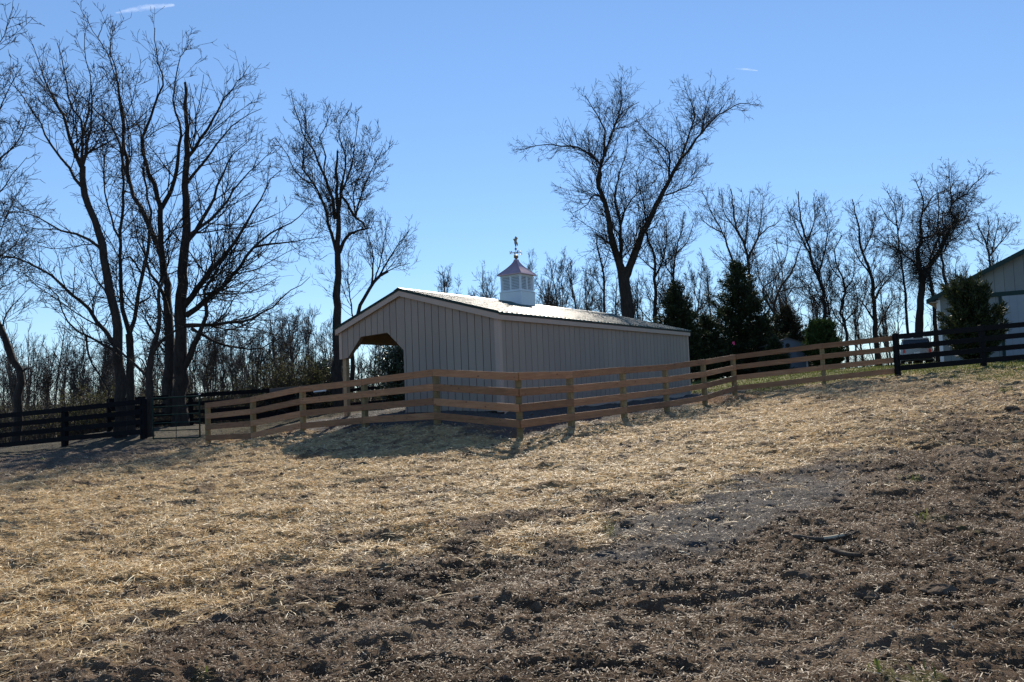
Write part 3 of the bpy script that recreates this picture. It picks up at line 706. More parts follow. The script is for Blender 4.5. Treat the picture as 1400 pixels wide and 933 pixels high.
# ------------------------------------------------------------------ run-in shed
def shed():
    rz = math.atan2(SA[1], SA[0])
    root = empty('run_in_shed', tuple(SC), rz, 'beige board-sided run-in shed with dark green metal roof and cupola', 'shed')
    L, W, H, rx, rise, oh, og = SL, SW, SH, SRX, SRISE, SOH, SOG
    def loc(px, py):   # pixel on the near gable plane -> local (y, z)
        d = P(px, py, 10) - EYE; n = SA; t = ((SC - EYE) @ n) / (d @ n); q = EYE + d * t - SC
        return q @ SB, q[2]
    op = [loc(475.5, 491), loc(494, 460.7), loc(530, 455), loc(551.5, 479), loc(555, 565)]
    yo = op[4][0]; op[3] = (yo, op[3][1])
    yl = op[0][0]; zl = op[0][1]
    # roof surface heights
    def zr(y):
        return H + .12 + (rise * (y + oh) / (rx + oh) if y <= rx else rise * (W + oh - y) / (W + oh - rx))
    def wt(y): return zr(y) - .10           # top of the walls under the roof deck
    # opening lower edge of the gable skirt
    def zlow(y):
        ys = [yo, op[2][0], op[1][0], yl]; zs = [op[3][1], op[2][1], op[1][1], zl]
        return np.interp(y, ys, zs)
    gap = .020
    def boards(y0, y1, step, lowf, topf, x0, x1, extra=()):
        m = MB(); ys = list(np.arange(y0, y1 + 1e-6, step)) + [y1] + [e for e in extra if y0 < e < y1]
        marks = sorted(set(np.round(ys, 4)))
        grid = list(np.arange(y0, y1 - 1e-6, step))
        for a, b in zip(marks[:-1], marks[1:]):
            if b - a < .02: continue
            ga = gap / 2 if any(abs(a - g) < 1e-3 for g in grid) and a > y0 + .01 else 0
            gb = gap / 2 if any(abs(b - g) < 1e-3 for g in grid) else 0
            a2, b2 = a + ga, b - gb
            m.hexa([(x0, a2, lowf(a2)), (x1, a2, lowf(a2)), (x1, b2, lowf(b2)), (x0, b2, lowf(b2)),
                    (x0, a2, topf(a2)), (x1, a2, topf(a2)), (x1, b2, topf(b2)), (x0, b2, topf(b2))])
        return m
    ext = [rx, op[1][0], op[2][0]]
    def gable(x0, x1, xi0, xi1, nm):
        m = boards(0.005, yo, .2417, lambda y: .03, wt, x0, x1, ext); m.v  # enclosed part
        m2 = boards(yo, W, .2417, zlow, wt, x0, x1, ext)
        n = len(m.v); m.v += m2.v; m.f += [tuple(i + n for i in f) for f in m2.f]
        o = m.build('gable_wall', M['siding'], root)
        s = MB(); s.prism([(.03, .05), (yo - .01, .05), (yo - .01, wt(yo) - .02), (rx, wt(rx) - .02), (.03, wt(.03) - .02)] if yo > rx else [(.03, .05), (yo - .01, .05), (yo - .01, wt(yo) - .02), (.03, wt(.03) - .02)], 'x', xi0, xi1)
        pts = [(yo - .01, zlow(yo) + .02), (op[2][0], zlow(op[2][0]) + .02), (op[1][0], zlow(op[1][0]) + .02), (yl, zl + .02), (W - .02, zl + .02), (W - .02, wt(W) - .02), (rx, wt(rx) - .02), (yo - .01, wt(yo) - .02)]
        if yo > rx: pts.pop(6)
        s.prism(pts, 'x', xi0, xi1)
        s.build('wall_backing', M['recess_shade'], o)
    gable(-.02, 0, .002, .03, 'near'); gable(L, L + .02, L - .03, L - .002, 'far')
    # long side wall: boards along x
    m = MB(); k = 0; x = .0
    st = .3035
    while x < L - .02:
        x1 = min(x + st, L); m.box(x + (gap / 2 if k else .0), x1 - gap / 2, -.02, 0, .03, H - .02); x = x1; k += 1
    o = m.build('side_wall', M['siding'], root)
    s = MB(); s.box(.035, L - .035, .002, .03, .05, H - .02); s.build('wall_backing', M['recess_shade'], o)
    # partition between the closed room and the porch
    m = boards(0, L - .1, .3035, lambda y: .03, lambda y: wt(yo) - .03, 0, .02)
    m.v = [(a[1] + .05, yo - .012 - a[0], a[2]) for a in m.v]; m.f = [f[::-1] for f in m.f]
    m.build('partition_wall', M['siding'], root)
    # outer porch: header and posts
    m = MB(); m.box(.03, L - .03, W - .16, W - .12, zlow(yl) + .52, H + .0); m.box(.03, L - .03, W - .02, W + .0, H - .34, H + .0); m.build('header_beam', M['wood_frame'], root)
    for xx in (.105, 4.2, 8.5, L - .105):
        m = MB(); m.box(xx - .07, xx + .07, W - .165, W - .025, -.5, H - .05)
        p = m.build('post', M['wood_frame'], root, bevel=.006)
        for sgn in (-1, 1):
            if (xx < 1 and sgn < 0) or (xx > L - 1 and sgn > 0): continue
            b = MB(); b.hexa([(xx + sgn * .07, W - .13, zl), (xx + sgn * .07 + .0, W - .06, zl), (xx + sgn * .07, W - .06, zl + .12), (xx + sgn * .07, W - .13, zl + .12),
                              (xx + sgn * .6, W - .13, H - .36), (xx + sgn * .6, W - .06, H - .36), (xx + sgn * .6, W - .06, H - .24), (xx + sgn * .6, W - .13, H - .24)])
            b.build('knee_brace', M['wood_frame'], p)
    # lining around the opening (brown reveals)
    m = MB()
    for (ya, za), (yb_, zb_) in zip([(yl, zl), op[1], op[2]], [op[1], op[2], (yo, op[3][1])]):
        m.hexa([(.032, ya, za), (.12, ya, za), (.12, yb_, zb_), (.032, yb_, zb_), (.032, ya, za + .05), (.12, ya, za + .05), (.12, yb_, zb_ + .05), (.032, yb_, zb_ + .05)])
    m.build('opening_lining', M['ceiling_wood'], root)
    m = MB()   # ceiling boards under the rafters on both slopes
    for ya, yb_ in ((yo, max(rx, yo)), (max(rx, yo), W)):
        if yb_ - ya > .05:
            m.hexa([(.13, ya, wt(ya) - .06), (L - .13, ya, wt(ya) - .06), (L - .13, yb_ - .17 * (yb_ == W), wt(yb_) - .06), (.13, yb_ - .17 * (yb_ == W), wt(yb_) - .06),
                    (.13, ya, wt(ya) - .02), (L - .13, ya, wt(ya) - .02), (L - .13, yb_ - .17 * (yb_ == W), wt(yb_) - .02), (.13, yb_ - .17 * (yb_ == W), wt(yb_) - .02)])
    m.build('ceiling', M['ceiling_wood'], root)
    # trims
    m = MB(); m.box(-.045, .10, -.045, -.021, .0, H - .03); m.box(-.045, -.021, -.021, .09, .0, H + .03); m.build('corner_trim', M['trim'], root)
    m = MB(); m.box(L - .09, L + .045, -.045, -.021, .0, H - .03); m.build('corner_trim', M['trim'], root)
    m = MB(); m.box(-.044, -.021, W - .09, W + .02, zl, H + .0); m.build('corner_trim', M['trim'], root)
    m = MB(); m.box(.10, L - .1, -.04, -.022, -.12, .08); m.build('base_board', M['trim'], root)
    # eave fascias
    xa, xb = -og, L + og
    zf = H + .12 - .03
    m = MB(); m.box(xa, xb, -oh, -oh + .025, zf - .17, zf); m.box(xa + .03, xb - .03, -oh + .025, -.02, zf - .17, zf - .15); m.build('fascia', M['trim'], root)
    m = MB(); m.box(xa, xb, W + oh - .025, W + oh, zf - .17, zf); m.box(xa + .03, xb - .03, W + .0, W + oh - .025, zf - .17, zf - .15); m.build('fascia', M['trim'], root)
    # rake boards
    for xs in ((-og, -og + .025), (L + og - .025, L + og)):
        for ya, yb_ in ((-oh + .026, rx), (rx, W + oh - .026)):
            m = MB(); m.hexa([(xs[0], ya, zr(ya) - .20), (xs[1], ya, zr(ya) - .20), (xs[1], yb_, zr(yb_) - .20), (xs[0], yb_, zr(yb_) - .20),
                              (xs[0], ya, zr(ya) - .03), (xs[1], ya, zr(ya) - .03), (xs[1], yb_, zr(yb_) - .03), (xs[0], yb_, zr(yb_) - .03)])
            m.build('rake_board', M['trim'], root)
    # ribbed metal roof panels
    for ya, yb_ in ((-oh - .03, rx), (rx, W + oh + .03)):
        za = zr(max(ya, -oh)) - .0 if ya < 0 else zr(rx); zb_ = zr(rx) if ya < 0 else zr(W + oh)
        xs = []; x = xa - .03
        rib = .229
        while x < xb + .03:
            xs += [(x, 0), (x + rib - .06, 0), (x + rib - .045, .019), (x + rib - .015, .019)]; x += rib
        xs = [p for p in xs if p[0] < xb + .03] + [(xb + .03, 0)]
        n = len(xs); v = []
        for dz in (0, -.012):
            for (yy, zz) in ((ya, za), (yb_, zb_)):
                for (a, hh) in xs: v.append((a, yy, zz + hh + dz))
        f = []
        for i in range(n - 1):
            f += [(i, i + 1, n + i + 1, n + i), (2 * n + i, 3 * n + i, 3 * n + i + 1, 2 * n + i + 1), (i, 2 * n + i, 2 * n + i + 1, i + 1), (n + i, n + i + 1, 3 * n + i + 1, 3 * n + i)]
        if ya > 0: pass
        m = MB(); m.poly(v, f); m.build('roof_panel', M['green_metal'], root)
        m = MB()   # deck under the panel
        m.hexa([(xa, ya + (.03 if ya < 0 else 0), za - .075), (xb, ya + (.03 if ya < 0 else 0), za - .075), (xb, yb_ - (.03 if ya > 0 else 0), zb_ - .075), (xa, yb_ - (.03 if ya > 0 else 0), zb_ - .075),
                (xa, ya + (.03 if ya < 0 else 0), za - .016), (xb, ya + (.03 if ya < 0 else 0), za - .016), (xb, yb_ - (.03 if ya > 0 else 0), zb_ - .016), (xa, yb_ - (.03 if ya > 0 else 0), zb_ - .016)])
        m.v = [(a, b, c) for a, b, c in m.v]
        m.v = [(a * 1.0 if 0 < a < L else (a + .027 if a < 0 else a - .027), b, c) for a, b, c in m.v]
        m.build('roof_deck', M['ceiling_wood'], root)
        # rake trim in green
        for xs2 in ((xa - .012, xa - .0), (xb, xb + .012)):
            m = MB(); m.hexa([(xs2[0], ya, za - .055), (xs2[1], ya, za - .055), (xs2[1], yb_, zb_ - .055), (xs2[0], yb_, zb_ - .055),
                              (xs2[0], ya, za + .022), (xs2[1], ya, za + .022), (xs2[1], yb_, zb_ + .022), (xs2[0], yb_, zb_ + .022)])
            m.build('rake_trim', M['green_trim'], root)
    m = MB(); m.box(xa - .03, xb + .03, -oh - .012, -oh - .002, zf - .02, zf + .03); m.build('drip_edge', M['green_trim'], root)
    zt = zr(rx)
    m = MB(); w = .17; s1 = rise / (rx + oh)
    m.poly([(xa - .03, rx - w, zt + .026 - w * s1), (xb + .03, rx - w, zt + .026 - w * s1), (xa - .03, rx, zt + .04), (xb + .03, rx, zt + .04), (xa - .03, rx + w, zt + .026 - w * s1 * 1.3), (xb + .03, rx + w, zt + .026 - w * s1 * 1.3)],
           [(0, 1, 3, 2), (2, 3, 5, 4)]); m.build('ridge_cap', M['green_metal'], root)
    # ---- cupola
    # local x on the ridge that projects at px 707
    best = min((abs(proj(SC + SA * t + SB * rx + np.array([0, 0, zt + .4]))[0] - 707.5), t) for t in np.linspace(2, 10, 400))[1]
    Dc = (SC + SA * best + SB * rx)[1]; mpp = Dc / F
    cu = empty('cupola', (best, rx, zt)); cu.parent = root
    # side a so the body spans about 50 px: (SA.x+|SB.x|)*a/mpp
    a = 49 * mpp / (abs(SA[0]) + abs(SB[0])); h = a / 2
    zb0 = -h * s1 - .05; z1 = .0
    ybase = proj(SC + SA * (best - h) + SB * (rx - h) + np.array([0, 0, zt - h * s1]))[1]
    zz = lambda py: (ybase - py) * mpp - h * s1      # photo row -> local height at the near corner
    z1 = zz(398); z2 = zz(374.5)
    m = MB()
    m.poly([(-h, -h, -h * s1 - .06), (h, -h, -h * s1 - .06), (h, h, -h * s1 * 1.4 - .06), (-h, h, -h * s1 * 1.4 - .06), (-h, -h, z1), (h, -h, z1), (h, h, z1), (-h, h, z1)],
           [(0, 3, 2, 1), (4, 5, 6, 7), (0, 1, 5, 4), (1, 2, 6, 5), (2, 3, 7, 6), (3, 0, 4, 7)])
    m.box(-h - .012, h + .012, -h - .012, h + .012, z1 + .002, z1 + .03)
    m.build('cupola_base', M['white_vinyl'], cu, bevel=.006)
    g = h * .93; m = MB()
    for sx in (-1, 1):
        for sy in (-1, 1): m.box(sx * g - .06 * (sx > 0), sx * g + .06 * (sx < 0), sy * g - .06 * (sy > 0), sy * g + .06 * (sy < 0), z1 + .03, z2)
    for sx in (-1, 1):
        m.box(min(sx * g, sx * (g - .05)), max(sx * g, sx * (g - .05)), -.03, .03, z1 + .07, z2 - .05)
        m.box(-.03, .03, min(sx * g, sx * (g - .05)), max(sx * g, sx * (g - .05)), z1 + .07, z2 - .05)
        for zA, zB in ((z1 + .031, z1 + .07), (z2 - .05, z2 + .0)):
            m.box(min(sx * g, sx * (g - .05)), max(sx * g, sx * (g - .05)), -g + .06, g - .06, zA, zB)
            m.box(-g + .06, g - .06, min(sx * g, sx * (g - .05)), max(sx * g, sx * (g - .05)), zA, zB)
    fr = m.build('cupola_frame', M['white_vinyl'], cu)
    m = MB(); m.box(-g + .07, g - .07, -g + .07, g - .07, z1 + .031, z2 - .01); m.build('inside_shade', M['recess_shade'], fr)  # dark core added so the slats show shade between them
    for side in range(4):
        m = MB(); n = 9
        for half in (-1, 1):
            y0, y1 = (.03, g - .06) if half > 0 else (-g + .06, -.03)
            for i in range(n):
                zc = z1 + .07 + (z2 - .12 - z1) * (i + .1) / n; dz = (z2 - .12 - z1) / n * .8
                m.hexa([(-g + .005, y0, zc), (-g + .05, y0, zc + dz * .9), (-g + .05, y1, zc + dz * .9), (-g + .005, y1, zc),
                        (-g + .005, y0, zc + .012), (-g + .05, y0, zc + dz * .9 + .012), (-g + .05, y1, zc + dz * .9 + .012), (-g + .005, y1, zc + .012)])
        o = m.build('louvre', M['white_vinyl'], cu); o.rotation_euler = (0, 0, side * math.pi / 2)
    # concave copper roof
    e = h * 1.12; z3 = zz(352.5)
    m = MB(); prof = []; nn = 9
    for i in range(nn + 1):
        t = i / nn; prof.append((e * (1 - t) ** 1.55 * .97 + e * .03 + .035 * t, z2 + .025 + (z3 - z2) * t ** .92 * 1.0))
    pts = [(-e, -e, z2 + .001), (e, -e, z2 + .001), (e, e, z2 + .001), (-e, e, z2 + .001)]
    for r_, z_ in prof: pts += [(-r_, -r_, z_), (r_, -r_, z_), (r_, r_, z_), (-r_, r_, z_)]
    fs = [(3, 2, 1, 0)]
    for k in range(len(prof)):
        for i in range(4): fs.append((k * 4 + i, k * 4 + (i + 1) % 4, (k + 1) * 4 + (i + 1) % 4, (k + 1) * 4 + i))
    fs.append(tuple(len(prof) * 4 + i for i in range(4)))
    m.poly(pts, fs)
    for k in range(len(prof) - 1):
        for sx in (-1, 1):
            for sy in (-1, 1):
                a_, b_ = prof[k], prof[k + 1]; m.bar((sx * a_[0], sy * a_[0], a_[1]), (sx * b_[0], sy * b_[0], b_[1]), .012, 5)
    m.build('copper_roof', M['copper'], cu)
    # weathervane, turned so its long arm faces across the view
    wv = MB(); zc = z3
    wv.lathe((0, 0, zc), [(.045, 0), (.03, .04), (.075, .08), (.085, .12), (.06, .17), (.015, .19)], 12)
    zA = zz(342.2); wv.bar((0, 0, zc + .1), (0, 0, zz(334)), .012, 8)
    wv.lathe((0, 0, zz(336.8)), [(.005, -.04), (.04, -.02), (.045, 0), (.03, .03), (.005, .045)], 10)
    cs, sn = math.cos(-rz), math.sin(-rz)
    def wp(p): return (p[0] * cs - p[1] * sn, p[0] * sn + p[1] * cs, p[2])
    LET = {'E': [((0, 0), (0, 1)), ((0, 0), (.6, 0)), ((0, .5), (.5, .5)), ((0, 1), (.6, 1))],
           'W': [((0, 1), (.15, 0)), ((.15, 0), (.35, .7)), ((.35, .7), (.55, 0)), ((.55, 0), (.7, 1))],
           'N': [((0, 0), (0, 1)), ((0, 1), (.6, 0)), ((.6, 0), (.6, 1))],
           'S': [((.6, 1), (0, 1)), ((0, 1), (0, .5)), ((0, .5), (.6, .5)), ((.6, .5), (.6, 0)), ((.6, 0), (0, 0))]}
    ar = .15
    for ch, az in (('N', 200), ('S', 20), ('E', 110), ('W', 290)):
        dx, dy = math.cos(R(az)), math.sin(R(az))
        wv.bar(wp((0, 0, zA)), wp((dx * ar, dy * ar, zA)), .009, 6)
        for (p, q) in LET[ch]:
            s_ = .11
            A = wp(((ar + p[0] * s_) * dx, (ar + p[0] * s_) * dy, zA + (p[1] - .5) * s_)); B = wp(((ar + q[0] * s_) * dx, (ar + q[0] * s_) * dy, zA + (q[1] - .5) * s_))
            wv.bar(A, B, .012, 5)
    # rearing horse, cut from plate
    z0 = zz(333.5)
    horse = [(-.01, 0), (.02, .0), (.035, .10), (.075, .13), (.10, .05), (.125, .06), (.11, .17), (.06, .22), (.075, .29), (.12, .34), (.13, .37), (.05, .41), (.02, .43), (.005, .40), (-.03, .36), (-.05, .28), (-.10, .31), (-.125, .25), (-.09, .26), (-.06, .20), (-.055, .12), (-.03, .08)]
    fx, fy = math.cos(R(55)), math.sin(R(55)); n = len(horse)
    vv = [wp((p[0] * fx - .012 * s_ * fy, p[0] * fy + .012 * s_ * fx, z0 + p[1] * .84)) for s_ in (-1, 1) for p in horse]
    wv.poly(vv, [tuple(range(n))[::-1], tuple(range(n, 2 * n))] + [(i, (i + 1) % n, (i + 1) % n + n, i + n) for i in range(n)])
    wv.build('weathervane', M['brass'], cu)
shed()

# ------------------------------------------------------------------ barn at the right
def barn():
    C0 = P(1288, 497, 38); C0[2] = gz(C0[0], C0[1]) - .02
    bx = -SB   # along the gable, to the right and nearer
    rz = math.atan2(bx[1], bx[0])     # local x = along gable, local y = away
    root = empty('barn', tuple(C0), rz, 'large pale barn with dark green trim and sliding door at the right edge', 'barn')
    He = P(1288, 409, 38)[2] - C0[2]; Wd = 11.0; Ld = 18.0
    # roof slope from the photo: point at px 1400
    t = 3.33; D1 = 38 + bx[1] * t; zt = P(1400, 349, D1)[2] - C0[2]; sl = (zt - He) / (t + .3)
    def zr(x): return He + sl * min(x + .3, Wd + .3 - x)
    m = MB(); step = .4; x = 0
    dx0, dx1, dzt = 2.45, 8.0, None
    zdoor = P(1400, 401, D1)[2] - C0[2]
    while x < Wd - .01:
        a, b = x + .012, min(x + step, Wd) - .0
        cuts = [(a, b)]
        m.hexa([(a, -.02, 0), (b, -.02, 0), (b, 0, 0), (a, 0, 0), (a, -.02, zr(a) - .12), (b, -.02, zr(b) - .12), (b, 0, zr(b) - .12), (a, 0, zr(a) - .12)])
        x += step
    o = m.build('gable_wall', M['barn_siding'], root)
    s = MB(); s.prism([(0.01, 0), (Wd - .01, 0), (Wd - .01, zr(Wd) - .14), (Wd / 2, zr(Wd / 2) - .14), (.01, zr(0) - .14)], 'y', .002, .1); s.build('wall_backing', M['recess_shade'], o)
    m = MB(); m.box(0, .02, .1, Ld, 0, zr(0) - .1); m.box(Wd - .02, Wd, .1, Ld, 0, zr(0) - .1); m.build('side_wall', M['barn_siding'], root)
    m = MB(); m.prism([(0, 0), (Wd, 0), (Wd, zr(Wd) - .12), (Wd / 2, zr(Wd / 2) - .12), (0, zr(0) - .12)], 'y', Ld, Ld + .1); m.build('rear_wall', M['barn_siding'], root)
    m = MB(); m.box(-.06, .10, -.05, -.021, 0, zr(0) - .2); m.build('corner_trim', M['white_paint'], root)
    for xa, xb in ((-.45, Wd / 2), (Wd / 2, Wd + .45)):
        za = He + sl * (-.15) if xa < 0 else He + sl * (Wd / 2 + .3); zb = He + sl * (Wd / 2 + .3) if xa < 0 else He - sl * .15
        m = MB(); m.hexa([(xa, -.45, za), (xb, -.45, zb), (xb, Ld + .4, zb), (xa, Ld + .4, za), (xa, -.45, za + .05), (xb, -.45, zb + .05), (xb, Ld + .4, zb + .05), (xa, Ld + .4, za + .05)])
        m.build('roof', M['green_metal'], root)
        m = MB(); m.hexa([(xa, -.475, za - .17), (xb, -.475, zb - .17), (xb, -.452, zb - .17), (xa, -.452, za - .17), (xa, -.475, za + .055), (xb, -.475, zb + .055), (xb, -.452, zb + .055), (xa, -.452, za + .055)])
        m.build('rake_trim', M['green_trim'], root)
    m = MB(); m.box(-.44, -.0, -.43, Ld, He - .12 - sl * .15, He - .08 - sl * .15); m.build('soffit', M['trim'], root)
    # sliding door and its green frame
    m = MB(); m.box(1.0, 8.2, -.09, -.03, zdoor - .07, zdoor + .13); m.build('door_track', M['green_trim'], root)
    d = MB(); x = 2.65
    while x < 7.9:
        d.box(x + .008, min(x + .3, 7.9), -.075, -.045, .12, zdoor - .075); x += .3
    door = d.build('sliding_door', M['door_paint'], root)
    f = MB(); f.box(2.53, 2.645, -.085, -.035, .05, zdoor - .075); f.box(7.9, 8.02, -.085, -.035, .05, zdoor - .075); f.box(2.65, 7.9, -.079, -.04, .05, .119); f.build('door_frame', M['green_trim'], door)
    f = MB(); f.box(2.75, 2.79, -.11, -.08, 1.1, 1.4); f.build('handle', M['galv'], door)
barn()

# small grey outbuilding between the evergreens
def outbuilding():
    D = 45; C0 = P(1079, 512, D); C0[2] = gz(C0[0], C0[1])
    root = empty('garden_shed', tuple(C0), R(-6), 'small blue-grey gabled shed with white corner between the evergreens', 'shed')
    hw = 1.08; z_e = P(1104, 471, D)[2] - C0[2]; z_p = P(1079, 463, D)[2] - C0[2]
    m = MB(); m.prism([(-hw, 0), (hw, 0), (hw, z_e), (0, z_p), (-hw, z_e)], 'y', 0, 2.6); m.build('wall', M['grey_siding'], root)
    for s in (-1, 1):
        m = MB(); k = (z_p - z_e) / hw; xo = s * (hw + .1)
        m.hexa([(xo, -.1, z_e - .1 * k + .003), (0, -.1, z_p + .003), (0, 2.7, z_p + .003), (xo, 2.7, z_e - .1 * k + .003), (xo, -.1, z_e - .1 * k + .05), (0, -.1, z_p + .05), (0, 2.7, z_p + .05), (xo, 2.7, z_e - .1 * k + .05)])
        m.build('roof', M['wood_grey'], root)
        m = MB(); m.box(min(s * hw, s * (hw - .09)), max(s * hw, s * (hw - .09)), -.025, -.002, 0, z_e - .03); m.build('corner_trim', M['white_paint'], root)
    m = MB(); m.prism([(.13 * math.cos(i * math.pi / 4), z_e - .02 + .13 * math.sin(i * math.pi / 4)) for i in range(8)], 'y', -.03, -.002); m.build('vent', M['recess_shade'], root)
    m = MB(); m.box(-.5, .45, -.03, -.002, .05, z_e - .25); dd = m.build('door', M['grey_siding'], root)
    m = MB(); m.box(-.56, -.505, -.04, -.002, .0, z_e - .2); m.box(.455, .51, -.04, -.002, .0, z_e - .2); m.box(-.5, .45, -.04, -.002, z_e - .245, z_e - .2); m.build('door_frame', M['grey_siding'], dd)
outbuilding()

# parked SUV beyond the black fence, seen from behind
def suv():
    D = 40.5; x = P(1255, 500, D)[0]; zb = gz(x, D)
    zt = P(1255, 462, D)[2]; s = (zt - zb) / 1.75
    root = empty('parked_suv', (x, D, zb), R(-24), 'silver SUV parked beside the barn, seen from behind through the black fence', 'car'); root.scale = (s, s, s)
    def loft(secs, mat, name, bevel=.0):
        """sections along y: (y, halfwidth low, halfwidth mid, halfwidth top, z0, zm, z1)"""
        m = MB(); v = []; 
        for (y, a, b, c, z0, zm, z1) in secs: v += [(-a, y, z0), (-b, y, zm), (-c, y, z1), (c, y, z1), (b, y, zm), (a, y, z0)]
        f = []; n = 6
        for k in range(len(secs) - 1):
            for i in range(n): f.append((k * n + i, k * n + (i + 1) % n, (k + 1) * n + (i + 1) % n, (k + 1) * n + i))
        f.append(tuple(range(n))); f.append(tuple(range((len(secs) - 1) * n, len(secs) * n))[::-1])
        m.poly(v, f); return m.build(name, mat, root, bevel=bevel)
    loft([(0, .84, .90, .86, .45, .75, 1.02), (.15, .88, .95, .90, .30, .72, 1.06), (2.0, .90, .96, .91, .28, .72, 1.06), (3.4, .90, .95, .88, .28, .72, 1.04), (4.4, .86, .90, .78, .32, .68, .92), (4.6, .78, .82, .70, .4, .6, .8)], M['car_paint'], 'body', .03)
    loft([(.10, .84, .84, .80, 1.0, 1.2, 1.25), (.38, .86, .80, .70, 1.0, 1.4, 1.72), (2.4, .86, .80, .70, 1.0, 1.4, 1.73), (3.3, .84, .80, .74, 1.0, 1.04, 1.08)], M['car_glass'], 'cabin_glass')
    loft([(.30, .72, .74, .66, 1.66, 1.70, 1.745), (.9, .73, .75, .68, 1.69, 1.73, 1.77), (2.4, .72, .74, .66, 1.68, 1.72, 1.755)], M['car_paint'], 'roof', .01)
    for sx in (-1, 1):
        m = MB(); m.bar((sx * .62, .45, 1.79), (sx * .62, 2.2, 1.79), .018, 6); m.build('roof_rail', M['galv'], root)
        m = MB(); m.poly([(sx * .90, .02, .78), (sx * .66, -.03, .80), (sx * .66, -.03, 1.02), (sx * .86, .02, 1.05), (sx * .93, .2, .80), (sx * .66, .2, .80), (sx * .66, .2, 1.02), (sx * .89, .2, 1.05)],
                         [(0, 3, 2, 1), (4, 5, 6, 7), (0, 1, 5, 4), (1, 2, 6, 5), (2, 3, 7, 6), (3, 0, 4, 7)]); m.build('tail_light', M['tail_red'], root)
        for yy in (.85, 3.65):
            m = MB(); m.bar((sx * .70, yy, .34), (sx * .93, yy, .34), .34, 18); w = m.build('wheel', M['tyre'], root, bevel=.02)
            m = MB(); m.bar((sx * .92, yy, .34), (sx * .94, yy, .34), .2, 12); m.build('rim', M['galv'], w)
        m = MB(); m.box(min(sx * .95, sx * 1.1), max(sx * .95, sx * 1.1), 3.0, 3.12, 1.05, 1.2); m.build('mirror', M['car_paint'], root)
        m = MB(); m.hexa([(sx * .82, .11, 1.0), (sx * .86, .16, 1.0), (sx * .74, .42, 1.70), (sx * .70, .37, 1.70)] + [(sx * .76, .09, 1.0), (sx * .80, .16, 1.0), (sx * .68, .42, 1.70), (sx * .64, .35, 1.70)]); m.build('pillar', M['car_paint'], root)
    m = MB(); m.box(-.84, .84, -.09, .06, .42, .60); m.build('bumper', M['tyre'], root, bevel=.03)
    m = MB(); m.box(-.17, .17, -.05, -.02, .72, .84); m.build('number_plate', M['white_paint'], root)
suv()

# ------------------------------------------------------------------ trees, left group
T = build_tree
T('bare_tree', 'huge twin-stemmed bare tree with a tall broken spike, behind the gate', 31,
  [([(246, 566), (246, 534), (247, 490), (246, 444), (252, 363), (255, 301), (255, 249), (255, 171), (253, 112)], 21, 3.5),
   ([(230, 566), (230, 520), (231, 444), (227, 385), (219, 345), (205, 310), (187, 276), (171, 234), (163, 200), (150, 170), (120, 140), (95, 118)], 22, 1.5),
   ([(223, 365), (219, 320), (217, 280), (207, 245), (196, 216), (193, 194), (202, 166), (224, 113), (213, 77), (212, 38)], 12, 1.5),
   ([(177, 250), (168, 200), (168, 165), (158, 100), (150, 60), (160, 28)], 8, 1),
   ([(218, 290), (235, 255), (243, 222), (246, 180), (236, 140), (243, 90), (262, 52)], 9, 1),
   ([(256, 216), (271, 196), (288, 168), (305, 138), (322, 115), (338, 100)], 7, 1),
   ([(256, 250), (283, 216), (310, 180), (335, 160), (357, 148)], 6, 1),
   ([(251, 419), (282, 379), (317, 338), (348, 288), (362, 260), (384, 232)], 12, 1.2),
   ([(254, 432), (295, 400), (329, 363), (348, 338), (385, 310), (410, 296), (429, 276)], 11, 1.2),
   ([(248, 446), (298, 444), (330, 440), (354, 432), (391, 404), (424, 380)], 9, 1),
   ([(348, 338), (370, 334), (398, 331), (440, 322)], 5, 1),
   ([(245, 519), (262, 480), (270, 463), (283, 425), (280, 398), (296, 370), (325, 330)], 14, 1.5),
   ([(256, 330), (283, 290), (296, 262), (305, 238), (320, 210), (345, 188)], 9, 1),
   ([(262, 320), (300, 290), (316, 266), (340, 236), (375, 205)], 7, 1),
   ([(230, 430), (222, 400), (204, 370), (199, 350), (190, 330), (181, 300)], 8, 1.5),
   ([(262, 450), (300, 470), (335, 478), (370, 470), (405, 452)], 6, 1),
   ], dens=.92, seed=3, bark='bark_dark', leader=False)
T('bare_tree', 'bare tree with a long left-reaching low limb, left of the huge trunk', 27.5,
  [([(165, 572), (165, 547), (163, 490), (160, 444), (149, 385), (137, 317), (120, 279), (111, 228)], 15, 8),
   ([(111, 228), (96, 192), (87, 159), (66, 120), (54, 88), (45, 62)], 8, 1.2),
   ([(113, 240), (111, 168), (99, 150), (90, 114), (86, 85), (80, 58)], 6, 1.5),
   ([(114, 258), (90, 225), (66, 192), (45, 153), (21, 120), (-5, 104)], 6, 1),
   ([(155, 470), (140, 450), (124, 428), (103, 407), (75, 379), (40, 360), (0, 349), (-45, 338)], 8, 1.5),
   ([(139, 341), (115, 323), (87, 317), (62, 304), (40, 292), (0, 287)], 6, 1),
   ([(158, 480), (118, 460), (93, 438), (78, 404), (56, 388), (30, 372)], 5, 1),
   ([(160, 444), (146, 400), (128, 375), (122, 345), (108, 322)], 4, 1),
   ([(118, 460), (122, 490), (135, 512), (147, 532), (148, 556)], 4, 2, .3),
   ([(112, 230), (122, 180), (126, 130), (118, 80), (116, 45)], 5, 1)], dens=.95, seed=5, sec_len=2.1)
